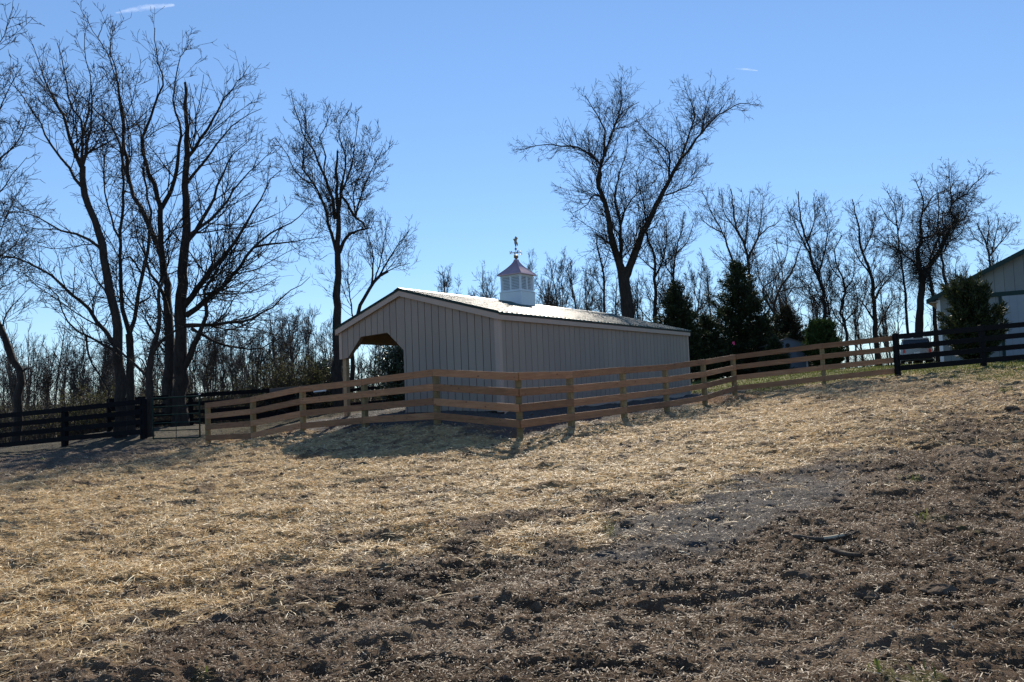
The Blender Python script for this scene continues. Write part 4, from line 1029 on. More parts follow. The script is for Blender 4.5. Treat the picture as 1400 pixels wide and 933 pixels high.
T('bare_tree', 'slim forked bare tree just left of the huge trunk, beside its thicker neighbour', 28.8,
  [([(178, 572), (178, 547), (178, 500), (177, 457)], 12, 9),
   ([(177, 457), (168, 425), (165, 379), (166, 317), (169, 270), (168, 225), (169, 165), (156, 95), (130, 45), (121, 26)], 8, 1.2),
   ([(177, 457), (187, 419), (193, 373), (205, 329), (206, 290), (196, 250), (196, 200), (180, 150), (176, 100)], 8, 1),
   ([(166, 330), (150, 290), (142, 240), (146, 190), (138, 130)], 4, 1),
   ([(190, 415), (203, 408), (206, 403)], 4, 3),
   ([(193, 373), (178, 352), (158, 362), (150, 380)], 4, 1)], dens=.8, seed=6, sec_len=1.9)
T('bare_tree', 'crooked small tree rising beside the gate post, lowest of the left trees', 26.9,
  [([(206, 592), (205, 575), (205, 550), (202, 506), (211, 475), (218, 444), (218, 404), (224, 380)], 13, 3),
   ([(206, 488), (218, 469), (239, 453), (256, 446), (268, 452)], 8, 2),
   ([(203, 516), (198, 514), (183, 497), (162, 478), (150, 470), (124, 463), (105, 452)], 6, 1),
   ([(203, 512), (192, 490), (178, 489), (160, 492)], 3, 1),
   ([(218, 420), (208, 395), (200, 360), (185, 330)], 3, 1)], dens=.55, seed=8, bark='bark_dark', sec_len=1.5)
T('bare_tree', 'leaning bare tree at the left edge of the photo with a curved trunk', 32,
  [([(22, 575), (25, 556), (28, 510), (18, 494), (6, 460), (-3, 440), (-25, 400), (-45, 350)], 12, 6),
   ([(-3, 444), (-8, 390), (-2, 330), (10, 290), (28, 255)], 4, 1), ([(28, 512), (38, 503), (45, 513)], 4, 2),
   ([(-30, 390), (0, 350), (20, 335), (38, 300)], 4, 1), ([(-10, 430), (-5, 400), (20, 385), (40, 370)], 3, 1),
   ([(0, 455), (12, 425), (35, 400), (45, 390)], 3, 1)], dens=1.3, seed=9, sec_len=2.0, bark='bark_dark')
T('bare_tree', 'tall bare tree mostly out of frame whose branches enter at the upper left', 26,
  [([(-110, 610), (-105, 500), (-95, 400), (-80, 320), (-60, 270)], 18, 9),
   ([(-60, 270), (-20, 245), (0, 220), (27, 190), (40, 150)], 7, 1), ([(-60, 275), (-30, 200), (0, 150), (15, 120), (30, 90)], 6, 1),
   ([(-55, 270), (-35, 150), (-10, 80), (10, 40), (18, 10)], 6, 1), ([(-70, 300), (-30, 290), (0, 262), (20, 235), (38, 215)], 5, 1),
   ([(-80, 340), (-40, 330), (-10, 318), (15, 300)], 4, 1)], dens=1.0, seed=10, sec_len=2.0)
T('bare_tree', 'tall single-trunk bare tree with a broken spike and stub, left of the shed roof', 34,
  [([(463, 575), (462, 545), (461, 500), (461, 420), (461, 349), (462, 318), (461, 290), (461, 262), (461, 230), (461, 205)], 17, 2.5),
   ([(460, 345), (456, 330), (447, 300), (444, 285), (432, 257), (409, 241), (393, 213), (376, 187)], 7, 1),
   ([(458, 300), (456, 277), (450, 257), (437, 228), (431, 205), (416, 187), (411, 172), (403, 150), (398, 124)], 7, 1),
   ([(432, 257), (420, 240), (414, 233), (415, 200), (418, 170), (410, 140)], 4, 1),
   ([(450, 257), (443, 238), (445, 208), (436, 192), (448, 165), (455, 150)], 4, 1),
   ([(463, 290), (466, 264), (470, 240), (473, 218), (466, 195), (462, 176), (478, 150)], 6, 1),
   ([(466, 264), (480, 228), (486, 190), (491, 160)], 4, 1),
   ([(466, 268), (473, 275), (486, 298), (495, 303), (499, 311)], 5, 4),
   ([(463, 346), (467, 338), (475, 323), (488, 316), (505, 312)], 8, 3),
   ([(486, 298), (490, 280), (499, 251), (512, 226), (524, 203)], 4, 1),
   ([(486, 295), (484, 262), (500, 222), (510, 190)], 3, 1),
   ([(447, 300), (440, 275), (422, 250), (405, 246)], 3, 1)], dens=1.35, seed=12, sec_len=1.6, up=.2, leader=False)
T('bare_tree', 'small bare tree with a leaning forked trunk above the left eave of the shed', 44,
  [([(480, 545), (483, 470), (490, 425), (508, 390), (520, 378), (530, 370)], 7, 4),
   ([(508, 390), (510, 350), (503, 320), (498, 295)], 4, 1), ([(516, 382), (534, 350), (548, 330), (560, 315)], 4, 1),
   ([(484, 440), (478, 400), (476, 350), (484, 330)], 3, 1), ([(525, 374), (540, 366), (560, 360)], 2.5, 1), ([(512, 385), (524, 340), (530, 300)], 3, 1)],
  dens=1.1, seed=14, sec_len=2.2, bark='bark_dark', up=.2)
# the big V-shaped tree
T('bare_tree', 'big V-forked bare tree rising behind the shed roof', 46,
  [([(862, 505), (861, 460), (858, 425), (854, 395), (851, 366)], 23, 15),
   ([(851, 378), (844, 350), (836, 324), (827, 275), (817, 255), (823, 223), (827, 200), (827, 178), (815, 155), (800, 131)], 16, 1.2),
   ([(818, 258), (822, 226), (803, 210), (790, 202), (765, 200), (742, 198), (705, 205)], 6, 1),
   ([(827, 214), (836, 185), (844, 161), (858, 148), (874, 139)], 5, 1), ([(833, 190), (848, 150), (849, 105)], 3.5, 1),
   ([(852, 372), (850, 349), (848, 308), (840, 271), (846, 240), (856, 210), (858, 180)], 8, 1.2),
   ([(848, 310), (856, 285), (872, 262), (895, 248)], 4, 1),
   ([(853, 384), (862, 362), (884, 308), (909, 259), (925, 227), (950, 194), (978, 161), (1006, 145), (1024, 142)], 16, 1.2),
   ([(915, 245), (914, 210), (898, 192), (880, 178), (868, 160)], 4.5, 1),
   ([(930, 220), (940, 190), (950, 161), (945, 140), (936, 118)], 5, 1),
   ([(960, 183), (965, 150), (972, 125)], 3.5, 1), ([(905, 268), (925, 262), (945, 250), (952, 225)], 3.5, 1),
   ([(827, 280), (815, 265), (800, 282), (782, 292)], 4, 1), ([(838, 335), (828, 330), (815, 320)], 4, 2.5),
   ([(884, 312), (880, 280), (870, 240), (880, 215)], 3, 1)], dens=2.0, seed=21, sec_len=2.5, up=.1)
T('bare_tree', 'dead thin snag tree between the V-forked tree and the cupola', 44,
  [([(829, 505), (828, 450), (827, 426), (823, 365), (818, 345), (815, 322)], 5, 2), ([(823, 372), (832, 345), (834, 330)], 2.5, 1), ([(826, 400), (812, 380), (800, 372)], 2, 1)], dens=1.0, seed=22, sec_len=1.2)
# right-hand row
T('bare_tree', 'twin-stemmed bare tree directly right of the V-forked tree', 52,
  [([(897, 510), (896, 450), (896, 409), (894, 351), (884, 321), (880, 300)], 8, 2), ([(915, 500), (920, 398), (922, 356), (930, 320), (935, 290)], 7, 1.5),
   ([(895, 380), (908, 350), (912, 310), (905, 285)], 4, 1), ([(921, 380), (908, 360), (900, 330)], 3, 1), ([(895, 370), (878, 355), (866, 345)], 3, 1), ([(922, 350), (940, 330), (948, 305)], 3, 1)],
  dens=1.8, seed=23, sec_len=2.4, up=.22)
T('bare_tree', 'broad fan-crowned bare tree behind the tallest cedar', 54,
  [([(1026, 510), (1026, 430), (1024, 373), (1019, 334), (1008, 317), (1003, 290), (1000, 258)], 8, 1.3),
   ([(1008, 400), (1006, 368), (997, 345), (989, 319), (976, 298), (967, 276), (960, 262)], 6, 1), ([(1023, 355), (1038, 323), (1050, 312), (1062, 306), (1070, 292)], 5, 1),
   ([(989, 319), (975, 312), (958, 300)], 3, 1), ([(1019, 334), (1022, 300), (1026, 262)], 4, 1), ([(1036, 328), (1042, 290), (1044, 268)], 3, 1), ([(1008, 317), (990, 290), (986, 262)], 3, 1)],
  dens=1.4, seed=24, sec_len=2.5, bark='bark_brown', up=.2)
T('bare_tree', 'bare tree with low arching limbs between the fan-crowned tree and the leaning tree', 56,
  [([(1062, 510), (1060, 440), (1059, 418), (1066, 395), (1083, 371), (1096, 334)], 6, 1.2), ([(1060, 430), (1042, 398), (1060, 380), (1075, 350), (1076, 320)], 4, 1), ([(1059, 420), (1040, 385), (1032, 350)], 3, 1), ([(1064, 400), (1080, 395), (1100, 392)], 3, 1)],
  dens=1.6, seed=25, sec_len=2.2, bark='bark_brown')
T('bare_tree', 'tall narrow left-leaning bare tree above the rounded arborvitae', 50,
  [([(1130, 505), (1128, 446), (1126, 403), (1115, 373), (1108, 350), (1102, 326), (1094, 296), (1091, 262)], 7, 1.2),
   ([(1118, 380), (1128, 340), (1132, 310), (1126, 285)], 4, 1), ([(1108, 350), (1098, 330), (1084, 300), (1080, 285)], 3.5, 1), ([(1104, 330), (1114, 300), (1112, 270)], 3, 1), ([(1122, 420), (1106, 400), (1092, 380)], 3, 1)],
  dens=1.9, seed=26, sec_len=2.0, up=.22)
T('bare_tree', 'tall bare tree midway between the arborvitae and the vine-clad tree', 52,
  [([(1202, 505), (1198, 460), (1193, 393), (1187, 365), (1176, 337), (1173, 304), (1165, 273)], 8, 1.2), ([(1196, 410), (1207, 390), (1222, 375), (1232, 362)], 3.5, 1), ([(1190, 375), (1172, 350), (1160, 322)], 3.5, 1),
   ([(1180, 345), (1192, 320), (1196, 292)], 3, 1), ([(1196, 440), (1176, 410), (1158, 396)], 4, 1), ([(1198, 455), (1212, 425), (1228, 405), (1235, 420)], 3, 1)], dens=1.7, seed=27, sec_len=2.1, up=.2)
T('bare_tree', 'crooked low bare tree just left of the tall tree, over the new fence', 48,
  [([(1160, 505), (1157, 455), (1150, 425), (1156, 395), (1148, 370), (1140, 345), (1152, 322)], 5, 1), ([(1155, 440), (1172, 420), (1170, 395), (1160, 375)], 3, 1), ([(1152, 400), (1166, 380), (1168, 350)], 3, 1), ([(1148, 380), (1136, 365), (1130, 345)], 2.5, 1), ([(1158, 450), (1140, 430), (1134, 405)], 3, 1)],
  dens=1.8, seed=28, sec_len=1.8)
T('bare_tree', 'slender bare tree immediately left of the vine-clad tree', 47,
  [([(1245, 500), (1242, 460), (1240, 440), (1236, 385), (1232, 354), (1228, 320), (1226, 300), (1222, 280), (1213, 261)], 4.5, 1), ([(1230, 345), (1214, 330), (1200, 318)], 2.5, 1), ([(1227, 310), (1212, 296), (1204, 280)], 2, 1), ([(1228, 315), (1234, 290), (1232, 265)], 2, 1)],
  dens=1.4, seed=29, sec_len=1.7)
T('vine_clad_tree', 'dark vine-clad tree with hanging tendrils, left of the barn roof', 44,
  [([(1254, 500), (1256, 451), (1260, 400), (1260, 374)], 12, 8),
   ([(1260, 386), (1255, 345), (1262, 326), (1257, 306), (1263, 276), (1251, 246)], 10, 1.2), ([(1259, 374), (1251, 362), (1238, 350), (1226, 340), (1210, 334), (1192, 322)], 4, 1),
   ([(1260, 384), (1271, 364), (1285, 343), (1296, 317), (1307, 304), (1300, 292), (1302, 278), (1318, 267), (1335, 248), (1348, 236)], 11, 1.2),
   ([(1262, 326), (1280, 320), (1296, 312), (1308, 300)], 5, 2), ([(1263, 290), (1276, 268), (1292, 262)], 4, 1), ([(1285, 343), (1282, 310), (1284, 280), (1280, 255)], 4, 1), ([(1307, 304), (1318, 300), (1326, 285)], 3, 1),
   ([(1302, 280), (1300, 262), (1297, 240)], 3, 1)],
  dens=2.1, seed=30, sec_len=2.0, vine=1500, up=.03, cat='tree')
T('bare_tree', 'bare tree rising right behind the vine-clad tree at the barn corner', 47,
  [([(1284, 500), (1279, 440), (1275, 400), (1271, 373), (1273, 350), (1284, 325)], 7, 2.5), ([(1273, 352), (1268, 325), (1272, 300)], 3, 1), ([(1276, 400), (1290, 412), (1296, 416)], 2.5, 1.5), ([(1280, 332), (1292, 308), (1290, 285)], 3, 1)], dens=1.4, seed=31, sec_len=1.8)
T('bare_tree', 'bare tree whose trunk shows just above the left slope of the barn roof', 50,
  [([(1300, 500), (1297, 430), (1293, 390), (1288, 354), (1292, 326), (1303, 318), (1313, 302)], 7, 1.5), ([(1290, 345), (1298, 330), (1312, 322), (1322, 300)], 3.5, 1), ([(1292, 326), (1288, 300), (1293, 280)], 3, 1), ([(1313, 400), (1306, 370), (1310, 350)], 2, 1)], dens=1.4, seed=32, sec_len=1.9)
T('bare_tree', 'lone round-crowned bare tree above the middle of the barn roof', 62,
  [([(1356, 480), (1356, 400), (1354, 368), (1352, 345), (1347, 332), (1342, 318), (1336, 305)], 6, 1), ([(1354, 350), (1364, 336), (1372, 328), (1380, 315), (1386, 305)], 3, 1), ([(1349, 335), (1352, 315), (1350, 295)], 3, 1), ([(1345, 335), (1332, 325), (1326, 312)], 2, 1), ([(1356, 345), (1362, 318), (1366, 300)], 2.5, 1)],
  dens=1.9, seed=33, sec_len=1.9)

# ------------------------------------------------------------------ smaller trees from prototypes
PR = []
for i, (Hh, sd, bk, nl, dn, lean, low) in enumerate([(11, 101, 'bark_far', 7, 1.3, .05, .25), (13, 102, 'bark_grey', 9, 1.5, .03, .3), (9, 103, 'bark_far', 6, 1.5, .10, .15), (12, 104, 'bark_brown', 6, 1.2, .06, .4), (10, 105, 'bark_grey', 10, 1.6, .04, .12)]):
    p = proto_tree('bare_tree', Hh, sd, bk, nl=nl, dens=dn, lean=lean, low=low); p['H'] = Hh; PR.append(p)
used = set()
def put(i, *a, **k):
    place(PR[i], i not in used, *a, **k); used.add(i)
G1 = 'bare trees behind the shed roof'
for (i, px, D, top, w, lab) in [
    (0, 602, 60, 360, .8, 'small bare tree peeking over the front part of the shed roof'),
    (1, 668, 60, 352, .75, 'bare tree immediately left of the cupola'),
    (2, 686, 64, 366, .8, 'low bare tree half hidden behind the left side of the cupola'),
    (3, 724, 62, 346, .6, 'bare tree top showing just right of the weathervane'),
    (4, 748, 60, 366, .8, 'bushy bare tree just right of the cupola'),
    (0, 768, 58, 340, .9, 'bare tree second to the right of the cupola'),
    (1, 790, 56, 344, 1.0, 'dense bare tree midway between the cupola and the V-forked tree'),
    (3, 808, 58, 352, .8, 'narrow bare tree left of the dead snag behind the shed'),
    (2, 842, 60, 372, 1.0, 'low bare tree at the foot of the V-forked tree on its left'),
    (4, 880, 60, 360, .9, 'bushy bare tree at the foot of the V-forked tree on its right'),
    (0, 955, 60, 352, .9, 'bare tree between the two darkest cedars'),
    (3, 976, 58, 348, .7, 'straight dark bare tree just left of the tallest cedar'),
    (2, 942, 62, 372, 1.0, 'low bare tree behind the smaller cedar'),
    (1, 1078, 62, 330, .8, 'bare tree behind the brownish cedar'),
    (4, 1112, 60, 375, 1.0, 'bushy low bare tree behind the rounded arborvitae'),
    (0, 1143, 58, 350, .9, 'pale bare tree right of the arborvitae and behind the crooked tree'),
    (2, 1180, 58, 395, 1.1, 'low spreading bare tree behind the right end of the new fence'),
    (4, 1216, 58, 400, 1.0, 'bushy low bare tree behind the black corner post'),
    (2, 1310, 62, 352, .6, 'thin bare tree above the barn roof right of the vine-clad tree'),
    (1, 1326, 66, 345, .45, 'thinnest bare stem above the barn roof beside the shrub top')]:
    put(i, px, D, top, lab, G1 if px < 960 else 'bare trees behind the right-hand fence', wid=w)
G2 = 'thin bare trees along the wood edge at the left'
shared = 'thin bare tree standing among its likes in the wood edge behind the left fences'
rr = np.random.default_rng(77)
for k in range(34):
    px = -40 + k * 15.0 + rr.uniform(-6, 6); D = rr.uniform(38, 56); top = rr.uniform(425, 500) if px < 300 else rr.uniform(400, 470)
    if 440 < px < 470: top = 440
    put(int(rr.integers(0, 5)), px, D, top, shared, G2, wid=rr.uniform(.7, 1.2))
for (i, px, D, top, w, lab) in [
    (3, 290, 37, 430, .8, 'dark straight bare tree between the huge trunk and the yellow brush'),
    (1, 318, 38, 425, .9, 'bare tree left of the yellow brush, upright with a dense crown'),
    (4, 372, 40, 415, 1.1, 'dense brown thicket tree right behind the yellow brush'),
    (0, 346, 39, 440, 1.0, 'pale-stemmed bare tree in front of the thicket tree'),
    (2, 508, 42, 440, 1.0, 'bare tree seen through the shed opening'),
    (0, 60, 40, 470, 1.0, 'bare tree behind the left stretch of black fence')]:
    put(i, px, D, top, lab, G2, wid=w)

# distant wood: one mass
def far_wood():
    rng = np.random.default_rng(9)
    n = 430; a = np.where(rng.random(n) < .62, rng.uniform(-.80, -.12, n), rng.uniform(-.12, .72, n)); D = rng.uniform(62, 120, n)
    x = a * D; zb = h0(x, D); H = rng.uniform(3.5, 12, n) * np.where(a < -.1, .88, 1.0)
    K = 8; p = np.stack([x, D, zb - .2], 1); d = norm(np.stack([rng.normal(size=n) * .06, rng.normal(size=n) * .06, np.ones(n)], 1)); path = [p]
    for k in range(K): d = norm(d + rng.normal(size=d.shape) * .06 + [0, 0, .05]); p = p + d * (H / K)[:, None]; path.append(p)
    path = np.stack(path, 1); r = (H * .010)[:, None] * np.linspace(1, .2, K + 1)
    b1, r1 = spawn(path, r, n * 11, rng, 5, .3, (20, 50), .2, 1, .55, .028, .14, .15, absl=3.2, lenmin=.8)
    b2, r2 = spawn(b1, r1, n * 46, rng, 3, .5, (20, 50), .1, 1, .7, .018, .12, .15, lenmin=.7, taper=.7)
    vs, qs, nv = [], [], 0
    for b, rr_, S in ((path, r, 5), (b1, r1, 3), (b2, r2, 3)):
        v, q = tubes(b, rr_, S); vs.append(v); qs.append(q + nv); nv += len(v)
    tag(npmesh('distant_wood', np.concatenate(vs), np.concatenate(qs), M['bark_far']), 'far leafless wood along the skyline', 'wood', kind='stuff')
far_wood()

# undergrowth at the wood edge: tangled stems and small yellow-green leaves
def thicket(name, label, cat, px0, px1, D0, D1, h, n, seed, leaves, mat='yellow_leaf', kind=None, group=None, bark='bark_brown', lw=(.02, .045)):
    rng = np.random.default_rng(seed)
    D = rng.uniform(D0, D1, n); px = rng.uniform(px0, px1, n); x = (px - 700) / F * D * 1.0; zb = h0(x, D)
    H = h * rng.uniform(.5, 1.1, n)
    K = 6; p = np.stack([x, D, zb - .05], 1); c = p.mean(0); d = norm(np.stack([rng.normal(size=n) * .35, rng.normal(size=n) * .35, np.ones(n)], 1)); path = [p]
    for k in range(K): d = norm(d + rng.normal(size=d.shape) * .2); p = p + d * (H / K)[:, None]; path.append(p)
    path = np.stack(path, 1); r = (.006 + H * .006)[:, None] * np.linspace(1, .35, K + 1)
    b1, r1 = spawn(path, r, n * 9, rng, 4, .45, (25, 75), .15, 1, .6, .007, .02, .25, lenmin=.25)
    vs, qs, nv = [], [], 0
    off = np.array([c[0], c[1], gz(c[0], c[1])])
    for b, rr_, S in ((path, r, 4), (b1, r1, 3)):
        v, q = tubes(b, rr_, S); vs.append(v); qs.append(q + nv); nv += len(v)
    V = np.concatenate(vs); Q = np.concatenate(qs)
    m = leaves; pi = rng.choice(len(b1), m); ti = rng.integers(1, 5, m)
    pos = b1[pi, ti] + rng.normal(size=(m, 3)) * .05
    lv, lq = leaf_cloud(pos, rng.normal(size=(m, 3)), rng.uniform(lw[0], lw[1] * 1.4, m), rng.uniform(*lw, m), rng)
    if kind == 'stuff':
        o = npmesh(name, np.r_[V, lv], np.r_[Q, lq + len(V)], [M[bark], M[mat]])
        mi = np.zeros(len(Q) + len(lq), np.int32); mi[len(Q):] = 1; o.data.polygons.foreach_set('material_index', mi)
        tag(o, label, cat, kind='stuff'); return o
    root = empty(name, tuple(off), 0, label, cat, group)
    npmesh('stems', V - off, Q, M[bark], root); npmesh('foliage', lv - off, lq, M[mat], root)
    return root
thicket('undergrowth', 'tangled dry undergrowth with sparse yellow-green leaves along the wood edge', 'undergrowth', -120, 452, 34, 52, 2.4, 1900, 41, 32000, kind='stuff')
thicket('undergrowth', 'low dark brush seen past the shed porch', 'undergrowth', 452, 565, 41, 50, 1.5, 300, 46, 5000, kind='stuff')
thicket('undergrowth', 'low brush under the trees behind the right-hand fence', 'undergrowth', 560, 1290, 50, 58, 1.6, 700, 42, 9000, kind='stuff')
thicket('leafy_shrub', 'large yellow-green leafy shrub between the huge trunk and the shed', 'shrub', 372, 440, 35, 38.5, 3.0, 240, 43, 15000)
thicket('leafy_shrub', 'sparse yellow-green shrub behind the left black fence', 'shrub', 92, 146, 33, 36, 2.3, 130, 44, 5000)
thicket('leafy_shrub', 'small leafy shrub right behind the middle of the rear fence', 'shrub', 330, 372, 36.5, 38.5, 2.0, 90, 45, 4500)
conifer('dark_shrub', 'dark evergreen shrub left of the shed corner, beside the tall trunk', 437, 37, 497, 2.0, 'holly', 51, 'bush', 9000, cat='shrub')
conifer('holly', 'glossy dark holly seen through the shed opening', 547, 35, 466, 3.0, 'holly', 52, 'bush', 17000, cat='shrub')

# evergreens on the right
conifer('cedar', 'tallest dark cedar with a pointed top, right of the shed', 1014, 48, 352, 6.0, 'cedar', 61, 'cedar', 60000, cat='evergreen')
conifer('cedar', 'smaller dark cedar touching the far end of the shed', 929, 46, 380, 4.4, 'cedar', 62, 'cedar', 36000, cat='evergreen')
conifer('cedar', 'low dark cedar between the smaller cedar and the tallest one', 967, 47, 430, 4.2, 'cedar', 63, 'cedar', 30000, cat='evergreen')
conifer('cedar', 'brownish cedar right of the tallest cedar', 1080, 50, 415, 3.8, 'cedar_brown', 64, 'cedar', 26000, cat='evergreen')
conifer('cedar', 'dark cedar low against the small grey shed', 1046, 49.5, 432, 3.2, 'cedar', 65, 'cedar', 24000, cat='evergreen')
conifer('cedar', 'small dark cedar hiding the left half of the small grey shed', 1060, 43.6, 462, 1.7, 'cedar', 69, 'cedar', 14000, cat='evergreen')
conifer('arborvitae', 'bright green rounded arborvitae beside the small grey shed', 1124, 44, 449, 1.75, 'arborvitae', 66, 'round', 34000, cat='evergreen')
conifer('arborvitae', 'dark smaller arborvitae at the right side of the bright rounded one', 1139, 45, 470, 1.2, 'arborvitae', 68, 'round', 18000, cat='evergreen')
conifer('juniper', 'spiky dark juniper growing against the barn gable', 1333, 33, 402, 2.1, 'cedar', 67, 'juniper', 42000, cat='evergreen')

# ------------------------------------------------------------------ small things
def clod(label, px, py, w, h, seed, group='large dark clods on the paddock'):
    D = 5.0
    for _ in range(60):      # walk along the sight line to the ground
        p = P(px, py, D)
        if p[2] < gz(p[0], p[1]): break
        D *= 1.03
    rng = np.random.default_rng(seed); n = 14; mm = 9
    mpp = D / F; r = w * mpp / 2; v = []
    th = np.linspace(0, math.pi, mm); ph = np.linspace(0, 2 * math.pi, n, endpoint=False)
    for a in th:
        for b in ph:
            k = 1 + .28 * math.sin(3 * b + seed) * math.sin(a) + rng.uniform(-.16, .16)
            v.append((r * math.sin(a) * math.cos(b) * k, r * .8 * math.sin(a) * math.sin(b) * k, h * mpp * .62 * math.cos(a) * k))
    v = np.array(v); q = np.array([(i * n + j, i * n + (j + 1) % n, (i + 1) * n + (j + 1) % n, (i + 1) * n + j) for i in range(mm - 1) for j in range(n)])
    x, y = P(px, py, D)[:2]; z = surf(np.array([x]), np.array([y]))[0][0]
    o = npmesh('soil_clod', v, q[:, ::-1], M['soil_clod'], loc=(x, y, z + h * mpp * .18)); tag(o, label, 'clod', group)
for i, (px, py, w, h, lab) in enumerate([
    (1093, 801, 36, 19, 'large dark clod below the two sticks'), (1190, 856, 30, 16, 'dark flat clod near the lower right'), (1080, 868, 20, 15, 'rounded clod between the lower middle and the right corner'),
    (1241, 841, 14, 11, 'small round clod right of the dark flat clod'), (1122, 832, 14, 10, 'small clod beneath the large dark clod'), (902, 834, 14, 16, 'upright grey clod in the lower middle'),
    (735, 838, 14, 12, 'reddish-brown clod left of the lower middle'), (956, 624, 26, 7, 'black manure heap on the straw below the far fence'), (301, 852, 26, 16, 'dark clod at the straw edge in the lower left'),
    (438, 619, 12, 6, 'larger black lump on the straw left of the shed shadow'), (423, 622, 8, 5, 'smaller black lump on the straw left of the shed shadow'), (1383, 563, 18, 6, 'dark lump at the right edge on the upper slope'),
    (988, 766, 22, 9, 'dark clod midway above the lower middle'), (1310, 782, 28, 9, 'dark flat clump at the right below the slope'), (1374, 846, 36, 13, 'dark clump at the right edge near the bottom'),
    (1290, 915, 40, 12, 'dark clump near the bottom right corner'), (856, 716, 18, 8, 'dark clod at the straw edge above the middle'), (610, 700, 14, 7, 'small clod lying in the middle of the straw')]):
    clod(lab, px, py, w, h, 200 + i)
def stick(label, pts, r, mat, seed):
    rng = np.random.default_rng(seed); W = []
    for px, py in pts:
        D = 5.0
        for _ in range(120):
            p = P(px, py, D)
            if p[2] < gz(p[0], p[1]): break
            D *= 1.015
        z = surf(np.array([p[0]]), np.array([p[1]]))[0][0]; W.append([p[0], p[1], max(z, h0(p[0], p[1])) + r * 1.6])
    path = resample(W, 10); path[:, 2] += .01
    rr_ = r * np.linspace(1, .75, 11) * rng.uniform(.85, 1.15, 11); rr_[0] *= .6; rr_[-1] *= .5
    v, q = tubes(path[None], rr_[None], 8); off = path[0]
    b1, r1 = spawn(path[None], rr_[None], 3, rng, 3, .15, (30, 60), .3, .9, .5, .004, 0, .1, lenmin=.06)
    v2, q2 = tubes(b1, r1, 5)
    o = npmesh('stick', np.r_[v, v2] - off, np.r_[q, q2 + len(v)], M[mat], loc=tuple(off), smooth=True); tag(o, label, 'stick', 'sticks on the bare soil'); return o
st1 = stick('longer stick with a pale barkless middle on the bare soil', [(1085, 748), (1120, 748), (1148, 746), (1174, 741)], .022, 'bark_brown', 1)
def pale_piece(st):
    v = np.array([c.co for c in st.data.vertices])[:88].reshape(11, 8, 3).mean(1)[4:8]
    vv, q = tubes(v[None] + np.array([0, 0, .007]), np.full((1, 4), .0175), 8); npmesh('bare_wood', vv, q, M['wood_pale'], st, smooth=True)
pale_piece(st1)
stick('thick short dark stick lying below the longer one', [(1136, 765), (1155, 772), (1182, 778)], .024, 'bark_brown', 2)
stick('pale thin twig at the lower right', [(1196, 820), (1204, 812)], .007, 'wood_pale', 3)
def planks():
    for lab, (a, b) in (('long pale plank on the grass right of the shed', ((996, 528), (1030, 523.5))), ('short pale board end on the grass behind the far fence', ((1050, 521.5), (1058, 519))), ('pale plank lying beside the corner of the far fence', ((1000, 522.5), (1018, 520)))):
        A = P(*a, 29.5); B = P(*b, 30); A[2] = gz(A[0], A[1]) + .08; B[2] = gz(B[0], B[1]) + .10
        o = board(None, A, B, .05, .14, M['wood_pale'], 'plank'); tag(o, lab, 'plank', 'pale planks on the grass')
planks()
def ribbon():
    p = P(1003, 467.5, 44.6); root = MB()
    root.poly([(0, 0, 0), (.05, .01, .02), (.06, .0, -.16), (-.01, .02, -.2), (0, .02, 0), (.05, .03, .02), (.06, .02, -.16), (-.01, .04, -.2)], [(0, 3, 2, 1), (4, 5, 6, 7), (0, 1, 5, 4), (1, 2, 6, 5), (2, 3, 7, 6), (3, 0, 4, 7)])
    root.poly([(0, 0, 0), (-.05, -.01, .03), (-.09, .0, -.1), (-.03, .01, -.13), (0, .02, 0), (-.05, .01, .03), (-.09, .02, -.1), (-.03, .03, -.13)], [(0, 3, 2, 1), (4, 5, 6, 7), (0, 1, 5, 4), (1, 2, 6, 5), (2, 3, 7, 6), (3, 0, 4, 7)])
    tag(root.build('ribbon', M['pink'], loc=tuple(p)), 'bright pink ribbon hanging on the dark tallest cedar', 'ribbon')
ribbon()
def white_board():
    A = P(430, 534.5, 33); B = P(446, 532.8, 33)
    o = board(None, A, B, .07, .2, M['white_paint'], 'board'); tag(o, 'white board resting on the rear fence left of the shed', 'board')
white_board()
# high thin vapour trails, real size and far away
def trail(label, a, b, D, r, seed):
    A = P(*a, D); B = P(*b, D); rng = np.random.default_rng(seed)
    path = resample([A, (A + B) / 2 + np.array([0, 0, r * .4]), B], 24); rr_ = r * np.sin(np.linspace(.05, math.pi * .93, 25)) ** .7 * rng.uniform(.75, 1.2, 25)
    v, q = tubes(path[None], rr_[None], 12); off = path[12]
    o = npmesh('vapour_trail', v - off, q, M['vapour'], loc=tuple(off), smooth=True); tag(o, label, 'cloud')
trail('short white vapour trail high above the left trees', (158, 18), (238, 7), 4000, 17, 1)
trail('tiny faint vapour trail high in the upper right sky', (1004, 94), (1036, 97), 6000, 9, 2)

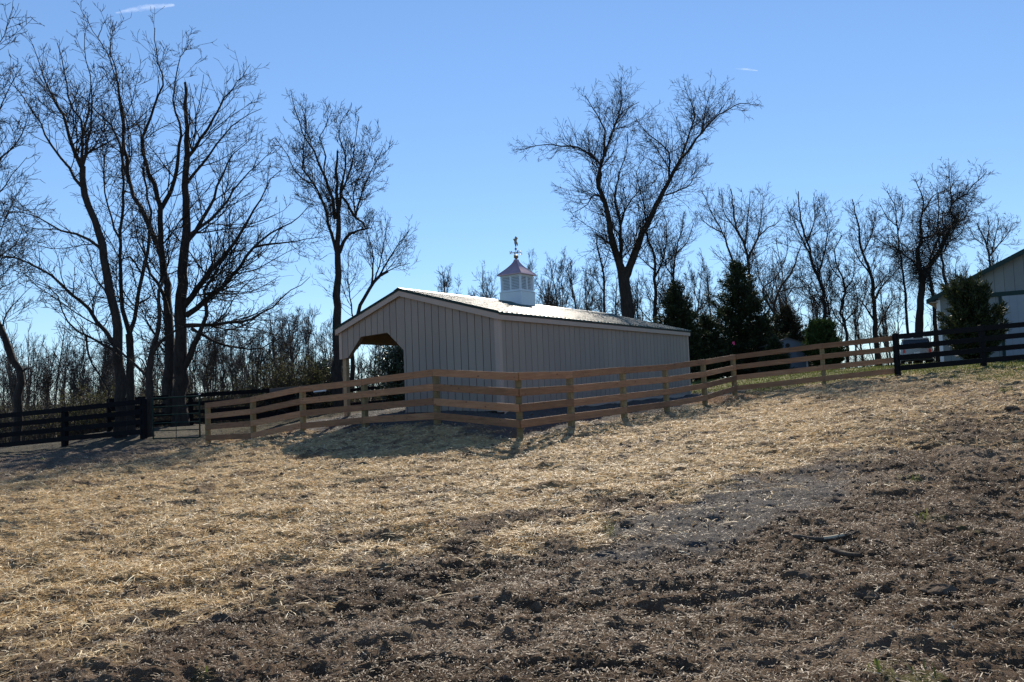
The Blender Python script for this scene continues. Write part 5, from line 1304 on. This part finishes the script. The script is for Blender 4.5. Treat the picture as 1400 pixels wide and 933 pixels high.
# ------------------------------------------------------------------ light, sky, camera
SUN_EL, SUN_AZ = R(35.5), R(5.5)        # azimuth from +Y towards +X
w = bpy.data.worlds.new('World'); scene.world = w; w.use_nodes = True; nt = w.node_tree
sky = nt.nodes.new('ShaderNodeTexSky'); sky.sky_type = 'NISHITA'; sky.sun_disc = False; sky.sun_elevation = SUN_EL; sky.sun_rotation = SUN_AZ
sky.altitude = 100; sky.air_density = 1.0; sky.dust_density = 0.0; sky.ozone_density = 3.0
bg = nt.nodes['Background']; bg.inputs['Strength'].default_value = .10
tint = nt.nodes.new('ShaderNodeMix'); tint.data_type = 'RGBA'; tint.blend_type = 'MULTIPLY'; tint.inputs[0].default_value = 1; tint.inputs[7].default_value = (.90, 1.15, 1.45, 1)
gm = nt.nodes.new('ShaderNodeGamma'); gm.inputs[1].default_value = .75; nt.links.new(sky.outputs[0], gm.inputs[0]); nt.links.new(gm.outputs[0], tint.inputs[6]); nt.links.new(tint.outputs[2], bg.inputs[0])
sl = bpy.data.lights.new('sun', 'SUN'); sl.energy = 5.0; sl.angle = R(.55); sl.color = (1, .90, .76)
so = bpy.data.objects.new('sun', sl); link(so)
from mathutils import Vector, Matrix
sd = Vector((math.sin(SUN_AZ) * math.cos(SUN_EL), math.cos(SUN_AZ) * math.cos(SUN_EL), math.sin(SUN_EL)))
so.rotation_euler = sd.to_track_quat('Z', 'Y').to_euler(); so.location = sd * 60
cam = bpy.data.cameras.new('camera'); cam.sensor_width = 36; cam.lens = F / 1400 * 36; cam.clip_end = 12000; cam.clip_start = .05
co = bpy.data.objects.new('camera', cam); link(co)
mt = Matrix(((CR[0], CU[0], -_f[0], EYE[0]), (CR[1], CU[1], -_f[1], EYE[1]), (CR[2], CU[2], -_f[2], EYE[2]), (0, 0, 0, 1)))
co.matrix_world = mt
scene.camera = co
scene.view_settings.view_transform = 'Standard'; scene.view_settings.look = 'None'; scene.view_settings.gamma = 1
scene.view_settings.exposure = 0.66
scene.render.engine = 'CYCLES'
scene.cycles.max_bounces = 6; scene.cycles.transparent_max_bounces = 8
